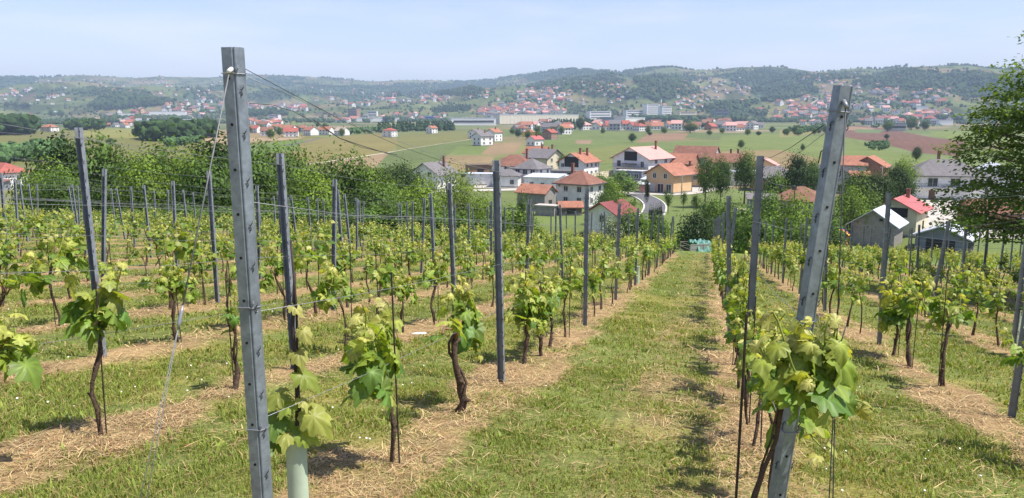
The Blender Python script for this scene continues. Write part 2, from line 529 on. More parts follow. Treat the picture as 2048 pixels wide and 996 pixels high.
FORESTS = [[(180, 214), (205, 192), (280, 190), (345, 200), (340, 208), (200, 220)], [(60, 184), (180, 178), (300, 186), (300, 192), (180, 192), (80, 190)],
           [(510, 186), (640, 172), (640, 192), (520, 196)], [(775, 188), (790, 168), (900, 168), (965, 180), (950, 190)],
           [(640, 172), (760, 176), (780, 188), (650, 184)], [(1270, 178), (1310, 150), (1400, 152), (1340, 176)],
           [(1050, 176), (1130, 150), (1190, 172), (1200, 192), (1120, 186)], [(1500, 190), (1520, 150), (1620, 158), (1640, 190), (1570, 205)],
           [(1700, 168), (1800, 140), (1930, 150), (1930, 182), (1760, 178)], [(1300, 195), (1380, 178), (1390, 186), (1310, 205)]]
MEADOWS = [[(1215, 182), (1262, 156), (1280, 176), (1290, 182)], [(1310, 214), (1390, 186), (1430, 196), (1420, 212)], [(1110, 222), (1120, 206), (1180, 208), (1190, 222)],
           [(1380, 176), (1440, 152), (1480, 170), (1400, 178)], [(1560, 205), (1600, 196), (1640, 205), (1600, 212)], [(240, 178), (330, 160), (420, 172), (420, 178)],
           [(520, 230), (800, 196), (900, 200), (1000, 215), (760, 240)], [(1640, 172), (1650, 168), (1690, 172), (1680, 178)], [(1180, 168), (1210, 160), (1215, 172)]]

def rowdist(x, y):
    c = x - ROWDX * y
    return np.abs(c[..., None] - ALLC).min(-1)

def strawness(x, y):
    d = rowdist(x, y) + (fbm(x * 1.6, y * 1.6, 3, 3) - 0.5) * 0.55 + (fbm(x * 0.5, y * 0.5, 4, 2) - .5) * 0.5
    s = 1 - ss(0.17, 0.47, d)
    s = s * (0.48 + 0.66 * ss(.35, .6, fbm(x * 1.1 + 3, y * 1.1, 16, 3)))
    c = x - ROWDX * y
    lane = ss(-0.9, -0.55, c) * (1 - ss(0.2, 0.45, c))           # the dry right side of the lane
    s = np.maximum(s, lane * (0.26 + 0.7 * (fbm(x * 1.2, y * 1.2, 15, 3) - .5)))
    return np.clip(s, 0, 1)

def landcol(x, y, z):
    r = np.hypot(x, y)
    px, py = proj(x, y, z)
    front = (y > 5)
    # open land: small irregular plots of grass and crops
    wx, wy = x + 40 * (fbm(x / 130, y / 130, 51, 2) - .5), y + 60 * (fbm(x / 130, y / 130, 52, 2) - .5)
    a = 0.5
    u, v = wx * math.cos(a) - wy * math.sin(a), wx * math.sin(a) + wy * math.cos(a)
    iu = np.floor(u / 95).astype(np.int64)
    iv = np.floor((v + 37 * iu) / 190).astype(np.int64)
    def hh(k):
        n = (iu * 7919 + iv * 104729 + k * 1299709) & 0xFFFFFF
        n = (n ^ (n >> 7)) * 48271 & 0xFFFFFF
        return ((n >> 5) & 0xFFF) / 4095.0
    pal = np.array([(.125, .175, .06), (.145, .19, .065), (.11, .16, .055), (.165, .185, .07), (.185, .18, .08), (.135, .18, .065), (.21, .19, .10), (.12, .155, .06)])
    c = pal[(hh(1) * 7.99).astype(int)]
    c = c * (0.88 + 0.24 * hh(2))[..., None]
    base = np.array((.13, .19, .05))
    k = ss(140, 260, r)[..., None]
    c = base * (1 - k) * (0.8 + 0.45 * fbm(x / 9, y / 9, 61, 4))[..., None] + c * k
    mid = front & (r < 1600)
    for poly, colr in FIELDS:
        m = mid & inpoly(px, py, poly)
        c[m] = np.array(colr)
    st = 1 + .07 * np.sin(u * 6.2832 / (7 + 5 * hh(4))) * (hh(5) > .45)
    c = c * np.where(r > 180, st, 1.0)[..., None]
    # mottling inside the fields and mown lines
    mot = (0.86 + 0.28 * fbm(x / 28, y / 28, 81, 4)) * (0.93 + 0.14 * fbm(x / 4, y / 40, 82, 2))
    c = c * np.where(r > 100, mot * .88, 1.0)[..., None] * np.where((r > 100)[..., None], np.array((1.06, .95, 1.05)), 1)
    c = c * (1 - .14 * ss(1500, 2600, r))[..., None]
    # hill country
    far = r > 1500
    f = np.zeros(x.shape, bool)
    f[far] = forest_mask(x[far], y[far])
    c[f] = np.array((.038, .066, .027))
    sc = (fbm(x / 70, y / 90, 91, 3) > 0.6) & far & ~f
    c[sc] *= 0.6
    # vineyard
    inv = (1 - ss(47, 53, y)) * ss(-46, -42, x - ROWDX * y) * (1 - ss(19.6, 21, x - ROWDX * y))
    s = np.zeros(x.shape)
    near = (r < 90)
    s[near] = strawness(x[near], y[near])
    g = np.array((.140, .165, .045)) * (0.66 + 0.5 * fbm(x * 1.3, y * 1.3, 5, 4))[..., None]
    moss = ss(.5, .72, fbm(x * .9, y * .9, 6, 3))[..., None]
    g = g * (1 - .6 * moss) + np.array((.24, .205, .055)) * .6 * moss
    t = np.array((.31, .215, .105)) * (0.60 + 0.62 * fbm(x * 3.1, y * 3.1, 7, 4))[..., None]
    dirt = ss(.56, .74, fbm(x * 2.0 + 5, y * 2.0, 8, 3))[..., None]
    t = t * (1 - .5 * dirt) + np.array((.19, .12, .07)) * .5 * dirt
    vcol = g * (1 - s[..., None]) + t * s[..., None]
    w = (inv * near)[..., None]
    return c * (1 - w) + vcol * w, f

# ------------------------------------------------------------------ ground and hills, one sheet cut at the foot of the hills
def build_terrain():
    A = np.radians(np.concatenate([np.arange(-37, 37.01, 0.125), np.arange(41, 320, 4.0)]))
    rr = [0.04]
    while rr[-1] < 9000:
        q = 1.5 if rr[-1] < .5 else 1.02 if rr[-1] < 60 else (1.008 if rr[-1] < 2000 else 1.007)
        rr.append(rr[-1] * q)
    R = np.array(rr)
    a, r = np.meshgrid(A, R)
    x, y = r * np.sin(a), r * np.cos(a)
    z = H(x, y)
    nm = (1 - ss(20, 60, r))
    z = z + nm * 0.05 * (fbm(x * 1.1, y * 1.1, 12, 3) - .5) + nm * 0.05 * strawness(x, y) * fbm(x * 4, y * 4, 13, 2)
    c, f = landcol(x, y, z)
    z = z + np.where(f, 7.0 * ss(1900, 2300, r) * fbm(x / 25, y / 25, 14, 2), 0)
    nA, nR = len(A), len(R)
    idx = np.arange(nA * nR).reshape(nR, nA)
    j = np.arange(nA)
    j2 = (j + 1) % nA
    i = np.arange(nR - 1)
    q = np.stack([idx[i][:, j], idx[i][:, j2], idx[i + 1][:, j2], idx[i + 1][:, j]], -1)[:, :, ::-1]
    v = np.stack([x, y, z], -1).reshape(-1, 3)
    c = c.reshape(-1, 3)
    cut = int(np.searchsorted(R, 2000))
    n0 = idx[cut, -1] + 1
    g = mobj('ground', arr_mesh('ground', v[:n0], q[:cut].reshape(-1, 4), c[:n0], [M['ground']], True))
    tag(g, kind='structure')
    b0 = idx[cut, 0]
    h = mobj('hills', arr_mesh('hills', v[b0:], q[cut:].reshape(-1, 4) - b0, c[b0:], [M['hills']], True))
    tag(h, kind='structure')
build_terrain()

# forest cover of the hills: thousands of crowns that read as one mass
def octa(n=1):
    v = [(1, 0, 0), (-1, 0, 0), (0, 1, 0), (0, -1, 0), (0, 0, 1), (0, 0, -1)]
    f = [(0, 2, 4), (2, 1, 4), (1, 3, 4), (3, 0, 4), (2, 0, 5), (1, 2, 5), (3, 1, 5), (0, 3, 5)]
    v = [Vector(p) for p in v]
    for _ in range(n):
        cache, nf = {}, []
        def mid(i, j):
            k = (min(i, j), max(i, j))
            if k not in cache:
                v.append((v[i] + v[j]).normalized())
                cache[k] = len(v) - 1
            return cache[k]
        for (p, q, r) in f:
            a, b, c = mid(p, q), mid(q, r), mid(r, p)
            nf += [(p, a, c), (a, q, b), (c, b, r), (a, b, c)]
        f = nf
    return np.array([tuple(p) for p in v]), np.array(f)
OV, OF = octa(1)
OV = OV[:, :] * (1 + 0.28 * (RNG.random((len(OV), 1)) - .5))

def crowns(name, P, s, col, label=None, kind='stuff', rng=RNG):
    n = len(P)
    R = rotz(rng.random(n) * 6.28)
    sc = np.stack([s * (0.8 + .5 * rng.random(n)), s * (0.8 + .5 * rng.random(n)), s * (0.8 + .6 * rng.random(n))], 1)
    v, f, c = scatter(OV, OF, P, R, sc, col)
    v = v + (rng.random(v.shape) - .5) * (np.repeat(s, len(OV))[:, None] * 0.35)
    o = mobj(name, arr_mesh(name, v, f, c, [M['wood']]))
    return tag(o, label, 'wood' if label else None, None, kind)

def hill_forest():
    n = 85000
    a = np.radians(RNG.uniform(-36, 36, n))
    r = np.exp(RNG.uniform(np.log(1950), np.log(6600), n))
    x, y = r * np.sin(a), r * np.cos(a)
    f = forest_mask(x, y)
    sp = ~f & (fbm(x / 120, y / 160, 95, 3) > 0.60) & (RNG.random(n) < 0.35)
    lone = ~f & ~sp & (RNG.random(n) < 0.05)
    k = f & (RNG.random(n) < 0.8) | sp | lone
    x, y = x[k], y[k]
    s = RNG.uniform(3.6, 7.2, len(x)) * np.where(f[k], 1, .75)
    z = H(x, y) + s * 0.7 + np.where(f[k], 5, 0)
    col = np.array((.040, .070, .028)) * RNG.uniform(.78, 1.3, (len(x), 1)) * np.array([1, 1, 1]) + RNG.uniform(0, .012, (len(x), 3)) * np.array([1.2, 1, .2])
    crowns('hill_forest', np.stack([x, y, z], 1), s, col, 'dark green woods and scattered trees covering the far hills')
hill_forest()

# valley woods: each a mass of its own
def wood_patch(poly, dens, hgt, label, dark=1.0, conifer=False, seed=1):
    rng = np.random.default_rng(seed)
    xs, ys = [p[0] for p in poly], [p[1] for p in poly]
    pts = []
    tries = 0
    while len(pts) < dens and tries < dens * 12:
        tries += 1
        px, py = rng.uniform(min(xs), max(xs)), rng.uniform(min(ys), max(ys))
        if inpoly(np.array([px]), np.array([py]), poly)[0]:
            pts.append(hit(px, py))
    P, s, col = [], [], []
    for p in pts:
        h = hgt * rng.uniform(.75, 1.15)
        cc = np.array((.032, .058, .02)) * rng.uniform(.7, 1.5) * dark
        for k in range(4 if not conifer else 3):
            if conifer:
                t = (0.2, 0.5, 0.8)[k]
                P.append((p.x, p.y, p.z + h * t)); s.append(h * (0.24, 0.17, 0.1)[k]); col.append(cc)
            else:
                P.append((p.x + rng.normal() * h * .2, p.y + rng.normal() * h * .2, p.z + h * rng.uniform(.25, .8)))
                s.append(h * rng.uniform(.16, .28)); col.append(cc * rng.uniform(.85, 1.2))
    crowns('valley_wood', np.array(P), np.array(s), np.array(col), label, rng=rng)
wood_patch([(-40, 268), (0, 262), (70, 264), (60, 270), (-40, 272)], 150, 19, 'dark wood at the left edge of the far fields', seed=2)
wood_patch([(137, 256), (205, 254), (208, 260), (140, 262)], 90, 14, 'dark clump of woodland left of the red and white sheds', seed=3)
wood_patch([(278, 281), (300, 272), (420, 264), (436, 270), (420, 276), (330, 284)], 190, 14, 'long dark wood in the fields behind the tall left post', seed=4)
wood_patch([(180, 220), (210, 214), (340, 206), (350, 210), (210, 222)], 220, 22, 'broad dark wood on the low hill at left', seed=5)
wood_patch([(495, 228), (540, 222), (582, 230), (560, 234), (500, 234)], 120, 16, 'round dark wood above the village right of the tall post', seed=6)
wood_patch([(745, 262), (800, 256), (905, 255), (910, 261), (760, 265)], 110, 13, 'row of dark conifers below the white factory sheds', conifer=True, seed=7)
wood_patch([(660, 268), (740, 258), (790, 258), (770, 266), (680, 272)], 120, 6, 'pale green scrub in the fields left of the conifers', dark=1.9, seed=8)
wood_patch([(862, 222), (935, 215), (950, 222), (870, 226)], 120, 18, 'dark wood on the slope above the long sheds', conifer=True, seed=9)
wood_patch([(1090, 252), (1180, 246), (1190, 253), (1100, 258)], 70, 13, 'dark conifers in front of the long cream factory', conifer=True, seed=10)
wood_patch([(1345, 246), (1430, 232), (1480, 240), (1440, 256), (1370, 260)], 150, 10, 'green trees beside the town blocks', dark=1.6, seed=11)
wood_patch([(1570, 262), (1700, 246), (1700, 252), (1600, 268)], 130, 6, 'hedge of green bushes along the far fields at right', dark=1.6, seed=12)
wood_patch([(0, 305), (95, 290), (140, 296), (110, 322), (0, 330)], 120, 6, 'pale scrub on the field behind the left house', dark=2.1, seed=13)
wood_patch([(330, 290), (400, 280), (410, 284), (340, 296)], 60, 5, 'low orchard rows in front of the long dark wood', dark=1.9, seed=14)
wood_patch([(1728, 290), (1775, 285), (1780, 300), (1735, 302)], 60, 3, 'patch of low scrub on the bright green field', dark=1.7, seed=15)
wood_patch([(770, 188), (850, 184), (960, 188), (960, 192), (780, 194)], 160, 24, 'dark conifer wood along the far ridge', conifer=True, seed=16)
wood_patch([(1540, 236), (1900, 226), (1910, 252), (1800, 258), (1560, 250)], 130, 6, 'garden trees among the roofs of the right part of town', dark=1.6, seed=17)
wood_patch([(950, 226), (1120, 214), (1180, 236), (1000, 242)], 70, 6, 'garden trees among the roofs behind the cream factory', dark=1.6, seed=18)
# ------------------------------------------------------------------ air
hz = MB()
hz.box((0, 4500, 180), (24000, 15000, 560))
HAZE_DENSITY = 1.25e-4
hm = bpy.data.materials.new('haze')
hm.use_nodes = True
hn = hm.node_tree.nodes
hn.remove(hn['Principled BSDF'])
pv = hn.new('ShaderNodeVolumePrincipled')
pv.inputs['Color'].default_value = (0.58, 0.76, 1.0, 1)
pv.inputs['Density'].default_value = HAZE_DENSITY
hm.node_tree.links.new(pv.outputs[0], hn['Material Output'].inputs['Volume'])
tag(hz.build('haze', hm), kind='stuff')

# ------------------------------------------------------------------ vineyard: posts
ORD = ['first', 'second', 'third', 'fourth', 'fifth', 'sixth', 'seventh', 'eighth', 'ninth', 'tenth', 'eleventh', 'twelfth', 'thirteenth', 'fourteenth',
       'fifteenth', 'sixteenth', 'seventeenth', 'eighteenth', 'nineteenth', 'twentieth', 'twenty-first', 'twenty-second', 'twenty-third', 'twenty-fourth',
       'twenty-fifth', 'twenty-sixth', 'twenty-seventh', 'twenty-eighth', 'twenty-ninth', 'thirtieth', 'thirty-first', 'thirty-second', 'thirty-third',
       'thirty-fourth', 'thirty-fifth', 'thirty-sixth', 'thirty-seventh', 'thirty-eighth', 'thirty-ninth', 'fortieth', 'forty-first', 'forty-second',
       'forty-third', 'forty-fourth', 'forty-fifth', 'forty-sixth', 'forty-seventh', 'forty-eighth', 'forty-ninth', 'fiftieth']
ROWS = [('L', k, c) for k, c in enumerate(ROWC_L)] + [('R', k, c) for k, c in enumerate(ROWC_R)]
def rowname(side, k):
    return 'the %s row %s of the lane' % (ORD[k], 'left' if side == 'L' else 'right')
ROWAZ = math.atan2(1.0, ROWDX)                     # local x of a vine runs along the row
def gpt(c, y):
    x = c + ROWDX * y
    return Vector((x, y, Hs(x, y)))
def inframe(p, h=1.0, m=30):
    px, py = proj(p.x, p.y, p.z + h)
    return p.y > 1 and -m < px < 2048 + m and py < 1030
YEND = lambda side, k: (49.5 if side == 'R' else 50 - 0.75 * max(0, k - 2))

CLOSED = [(-.037, -.022), (.006, -.026), (.011, -.021), (.016, -.025), (.020, -.024), (.037, .004), (.037, .024), (-.037, .024)]
def c_profile(w=.033, d=.022, t=.0028):
    return [(-w, -d), (-w + t, -d), (-w + t, d - t), (w - t, d - t), (w - t, -d), (w, -d), (w, d), (-w, d)]
def post_mesh(kind, h, hooks):
    m = MB()
    if kind == 'end':
        m.extrude(CLOSED, -0.3, h)
        for k in range(int(h / .18)):
            z = h - .12 - k * .18
            m.tube([(-.012, -.0265, z), (-.012, -.0225, z)], .0062, 8, 1)
        m.add([(-.020, -.0246, h), (.02, -.0255, h), (.02, -.0255, h)], [(0, 1, 2)], 1)
    else:
        m.extrude(c_profile(), -0.3, h)
        m.tube([(-.004, .0175, h - .12), (-.004, .0185, h - .12)], .011, 8, 2)
        for k in range(int(h / .14)):                                       # notches along the lips
            z = h - .10 - k * .14
            m.box((-.033, -.0235, z), (.008, .004, .03), mi=2)
            m.box((.033, -.0235, z + .06), (.006, .003, .02), mi=1)
    return m.mesh('trellis_post', [M['zinc'] if kind == 'end' else M['zincin'], M['hole'], M['wire']])
def hook_mesh():
    m = MB()
    m.tube([(0, 0, -.022), (.001, -.006, -.012), (.0, -.002, .0), (.006, -.009, .012), (.010, -.004, .020)], .0022, 5)
    m.tube([(.0, -.002, 0), (-.006, -.006, .004)], .002, 5)
    return m.mesh('wire_hook', [M['wiredark']])
HOOK = hook_mesh()
FARPOST = post_mesh('c', 2.28, False)
POSTS = {}                                          # (side, k) -> list of (base, top)
OVERRIDE = {('L', 0, 0): ((538, 1187), (465, 95), 3.2), ('L', 0, 1): ((1003, 770), (993, 321), 7.70), ('L', 0, 2): ((1170, 655), (1174, 375), 12.66),
            ('L', 1, 1): ((590, 745), (560, 307), 7.82), ('L', 2, 1): ((207, 720), (157, 255), 7.99),
            ('R', 0, 0): ((1530, 1160), (1690, 172), 3.22), ('R', 0, 1): ((1490, 805), (1521, 312), 7.38),
            ('R', 1, 1): ((2022, 840), (2092, 365), 7.16), ('R', 1, 2): ((1758, 690), (1778, 386), 12.2)}
def place_posts():
    for side, k, c in ROWS:
        x2 = c + ROWDX * 7.7
        y2 = 7.7 - 0.09 * (x2 + .1)
        n, vis, lst = 0, 0, []
        y = y2 - 4.6
        while y < YEND(side, k):
            b = gpt(c, y + random.uniform(-.12, .12))
            lean = Vector((random.gauss(0, .035), random.gauss(0, .03), 1)).normalized()
            h = 2.28 + random.uniform(-.07, .05)
            ov = OVERRIDE.get((side, k, n))
            if ov:
                b = at(*ov[0], ov[2])
                b.z = Hs(b.x, b.y) if n else b.z
                t = at(*ov[1], ov[2] + (0.0 if (side, k, n) != ('R', 0, 0) else -0.05))
                lean = (t - b).normalized()
                h = (t - b).length
            lst.append((b, b + lean * h))
            if inframe(b, 1.2) or inframe(b, 2.2):
                near = b.y < 18
                end = n == 0
                me = post_mesh('end' if end else 'c', h, True) if (near or end) else FARPOST
                o = mobj('trellis_post', me, None, b)
                yaw = ROWAZ - math.pi / 2 + random.gauss(0, .08)
                if end: yaw = -0.10 if side == 'L' else 0.30
                o.rotation_mode = 'QUATERNION'
                o.rotation_quaternion = lean.to_track_quat('Z', 'Y') @ Matrix.Rotation(yaw - (math.pi / 2 if False else 0), 4, 'Z').to_quaternion() if False else (Vector((0, 0, 1)).rotation_difference(lean) @ Matrix.Rotation(yaw, 4, 'Z').to_quaternion())
                lab = 'grey steel trellis post, %s from the front in %s' % (ORD[vis], rowname(side, k))
                if (side, k, n) == ('L', 0, 0): lab = 'tall pale galvanised end post with hooks and bolt holes, left of the lane'
                if (side, k, n) == ('R', 0, 0): lab = 'leaning pale galvanised end post with a vine at its foot, right of lane'
                tag(o, lab, 'post', 'steel posts of the vineyard trellis')
                vis += 1
                if b.y < 13:
                    for q in range(int(h / .18)):
                        z = h - .16 - q * .18
                        for sx in ((.030, -.035) if end else (.034, -.036)):
                            hk = mobj('wire_hook', HOOK, o, (sx, -.012 if sx > 0 else 0.0, z + random.uniform(-.01, .01)))
                            if sx < 0: hk.rotation_euler = (0, 0, -1.57)
                            else: hk.rotation_euler = (0, 0, 0.9)
                if end and side in 'LR' and k == 0:                           # bands of tie wire round the end posts
                    for zz in (h - .10, h * .535 + .05, h * .33):
                        tm = MB()
                        p = [(-.040, -.025, zz), (.010, -.029, zz), (.021, -.028, zz - .003), (.041, .004, zz - .002), (.041, .027, zz), (-.040, .027, zz), (-.040, -.025, zz)]
                        tm.tube(p, .0024, 6)
                        tm.tube([(.021, -.028, zz), (.030, -.030, zz + .018), (.027, -.028, zz + .03)], .003, 6)
                        tm.build('tie_wire', M['wire'], o)
            n += 1
            y += 4.85
        POSTS[(side, k)] = lst
place_posts()

# ------------------------------------------------------------------ vineyard: wires
def strand(pts, rad, name, m, label, cat='wire', group=None):
    w = MB()
    w.tube(pts, rad, 5)
    return tag(w.build(name, M[m], None, True), label, cat, group)
def place_wires():
    for side, k, c in ROWS:
        ps = [p for p in POSTS[(side, k)]]
        if k > 12 or (side == 'R' and k > 6): continue
        for hi, (hf, w) in enumerate([(.34, 'lowest'), (.55, 'second'), (.74, 'third'), (.955, 'topmost')]):
            pts = []
            for i, (b, t) in enumerate(ps):
                q = b.lerp(t, hf + random.uniform(-.008, .008))
                q = q + Vector((0.03, -0.02, 0)) * (1 if hi % 2 else -1)
                if i:
                    a = pts[-1]
                    for tt in (.25, .5, .75):
                        sag = .035 * random.uniform(.3, 1.6) * 4 * tt * (1 - tt)
                        pts.append(a.lerp(q, tt) - Vector((0, 0, sag)))
                pts.append(q)
            vis = [p for p in pts if inframe(p, 0)]
            if len(vis) < 2: continue
            strand(pts, .0015, 'trellis_wire', 'wire', '%s thin steel wire strung along %s' % (w, rowname(side, k)), 'wire', 'wires of the vineyard trellis')
place_wires()

A1b, A1t = POSTS[('L', 0)][0]
B1b, B1t = POSTS[('R', 0)][0]
def along(b, t, f): return b.lerp(t, f)
# guy wires of the two end posts
g0 = at(460, 137, 3.16)
g1 = at(290, 990, 2.55)
gd = (g1 - g0)
g2 = g0 + gd * 1.16
o = strand([g0, g0 + gd * .6], .0028, 'guy_wire', 'cable', 'slanting guy wire from the tall left end post down to the grass', 'guy wire', 'guy wires of the end posts')
w = MB(); w.tube([g0 + gd * .615, g2 + Vector((.012, 0, 0))], .0017, 6); w.build('lower_strand', M['cable'], o, True)
w = MB(); w.tube([g0 + gd * .615, g2 + Vector((-.02, 0, 0))], .0017, 6); w.build('lower_strand', M['cable'], o, True)
w = MB(); w.tube([g0 + gd * .585, g0 + gd * .60, g0 + gd * .625, g0 + gd * .64], [.003, .007, .008, .003], 8); w.build('tensioner', M['wire'], o, True)
w = MB(); w.tube([g0 + Vector((.0, .02, .0)), g0 + Vector((-.002, -.012, -.012))], .009, 8); w.build('anchor_bolt', M['whitepaint'], o, True)
g0 = at(1691, 212, 3.12)
g1 = at(1662, 990, 2.75)
gd = g1 - g0
g2 = g0 + gd * 1.2
gm = g0 + gd * .655
o = strand([g0, g0 + gd * .3, gm], .0024, 'guy_wire', 'wiredark', 'near vertical guy wire beside the leaning right end post', 'guy wire', 'guy wires of the end posts')
w = MB(); w.tube([gm, g2 + Vector((.012, 0, 0))], .0024, 6); w.build('lower_strand', M['wiredark'], o, True)
w = MB(); w.tube([gm, g2 + Vector((-.010, 0, 0))], .0024, 6); w.build('lower_strand', M['wiredark'], o, True)
w = MB(); w.tube([gm + Vector((.028, 0, .12)), gm + Vector((.004, 0, .01))], .0024, 6); w.build('wire_tail', M['wiredark'], o, True)
w = MB(); w.tube([gm - gd * .022, gm - gd * .012, gm + gd * .012, gm + gd * .02], [.006, .014, .014, .005], 10); w.build('tensioner', M['nylon'], o, True)
w = MB(); w.tube([g0 + Vector((0, .02, .02)), g0 + Vector((0, -.012, -.005))], .009, 8); w.build('anchor_bolt', M['wire'], o, True)
# loose wires at the tops of the end posts
A2b, A2t = POSTS[('L', 0)][1]
p0 = along(A1b, A1t, .965) + Vector((.045, 0, 0))
p1 = along(A2b, A2t, .96)
strand([p0] + [p0.lerp(p1, t) - Vector((0, 0, .10 * t * (1 - t) * 4)) for t in (.2, .4, .6, .8)] + [p1], .0015, 'top_wire', 'wiredark',
       'dark wire running down from the top of the tall left end post', 'wire')
p0 = along(A1b, A1t, .90) + Vector((.045, .02, .02))
p1 = p0 + (along(A2b, A2t, .86) - p0) * .42
pts = [p0] + [p0.lerp(p1, t) + Vector((0, 0, .045 * math.sin(t * 8) * (1 - t))) for t in (.1, .2, .3, .45, .6, .75, .9)] + [p1]
o = strand(pts, .0015, 'spare_wire', 'wiredark', 'loose twisted spare wire below the top of the tall left post', 'wire')
w = MB(); w.tube([pts[3] + Vector((0, .01, .01)), pts[4], pts[5] + Vector((0, -.01, .01)), pts[6], pts[7] + Vector((.0, 0, .01))], .0023, 5); w.build('twisted_end', M['wiredark'], o, True)
B2b, B2t = POSTS[('R', 0)][1]
p0 = along(B1b, B1t, .93) + Vector((-.05, .02, 0))
p1 = along(B2b, B2t, .985)
strand([p0] + [p0.lerp(p1, t) - Vector((0, 0, .03 * t * (1 - t) * 4)) for t in (.33, .66)] + [p1], .0018, 'top_wire', 'wiredark',
       'upper dark wire from the leaning right post to the post behind', 'wire')
p0 = along(B1b, B1t, .82) + Vector((-.05, .02, 0))
p1 = along(B2b, B2t, .93)
pts = [p0] + [p0.lerp(p1, t) - Vector((0, 0, .05 * t * (1 - t) * 4)) for t in (.2, .4, .6, .8)] + [p1]
o = strand(pts, .0018, 'top_wire', 'wiredark', 'lower dark wire with clips behind the leaning right post', 'wire')
for t in (1, 2, 4):
    w = MB(); w.box(pts[t] + Vector((0, 0, -.006)), (.016, .03, .02)); w.tube([pts[t], pts[t] + Vector((.01, 0, -.09))], .002, 5); w.build('wire_clip', M['wiredark'], o)
p0 = along(B1b, B1t, .90) + Vector((.04, .03, 0))
strand([p0, p0 + Vector((.07, .4, -.06)), p0 + Vector((.10, .5, -.12))], .003, 'wire_end', 'wiredark', 'short cut wire end sticking out right of the leaning post', 'wire')

# ------------------------------------------------------------------ vineyard: vines
_half = [(.03, -.10), (.13, -.30), (.24, -.36), (.30, -.26), (.42, -.22), (.46, -.06), (.60, .06), (.57, .20), (.44, .22), (.53, .40), (.46, .56), (.34, .54), (.27, .66), (.17, .78), (.10, .92)]
_out = _half + [(0, 1.02)] + [(-x, y) for x, y in reversed(_half)]
def leaf_z(x, y): return -0.30 * x * x - 0.16 * (y - .1) ** 2 + 0.10 * abs(x) - 0.02
_n = len(_out)
_tip = {1: .2, 2: 1, 3: .1, 6: 1, 7: .6, 9: .6, 10: 1, 14: .4, 15: 1}
_tip.update({30 - k: q for k, q in list(_tip.items())})
LEAFV = np.array([(0, .08, 0.0)] + [(x * .52, .08 + (y - .08) * .52, leaf_z(x * .5, y * .5) * 1.4 + .045 * (.5 - _tip.get(i, 0))) for i, (x, y) in enumerate(_out)] +
                 [(x, y, leaf_z(x, y) * 1.5 + .045 * math.sin(2.6 * i) - .06 * _tip.get(i, 0)) for i, (x, y) in enumerate(_out)])
LEAFF = np.array([(0, i + 1, (i + 1) % _n + 1) for i in range(_n)] + [(1 + i, 1 + _n + i, 1 + (i + 1) % _n) for i in range(_n)] + [(1 + (i + 1) % _n, 1 + _n + i, 1 + _n + (i + 1) % _n) for i in range(_n)])
LEAFC = np.array([1.5] + [.92 + .42 * _tip.get(i, 0) for i in range(_n)] + [.95 + .12 * _tip.get(i, 0) for i in range(_n)])
_o2 = [(.12, -.28), (.50, -.16), (.56, .24), (.34, .55), (0, 1.0), (-.34, .55), (-.56, .24), (-.50, -.16), (-.12, -.28)]
LEAF2V = np.array([(0, .08, 0.0)] + [(x, y, leaf_z(x, y)) for x, y in _o2])
LEAF2F = np.array([(0, i + 1, (i + 1) % len(_o2) + 1) for i in range(len(_o2))])

OLD, MIDC, YOUNG, TIP = np.array((.105, .20, .035)), np.array((.24, .325, .05)), np.array((.42, .42, .11)), np.array((.44, .43, .15))
def age_col(a, rng):
    a = np.clip(a + rng.normal(0, .12, a.shape), 0, 1)[:, None]
    c = np.where(a < .4, OLD + (MIDC - OLD) * a / .4, np.where(a < .78, MIDC + (YOUNG - MIDC) * (a - .4) / .38, YOUNG + (TIP - YOUNG) * np.clip((a - .78) / .22, 0, 1)))
    return c * rng.uniform(.8, 1.22, (len(a), 1))

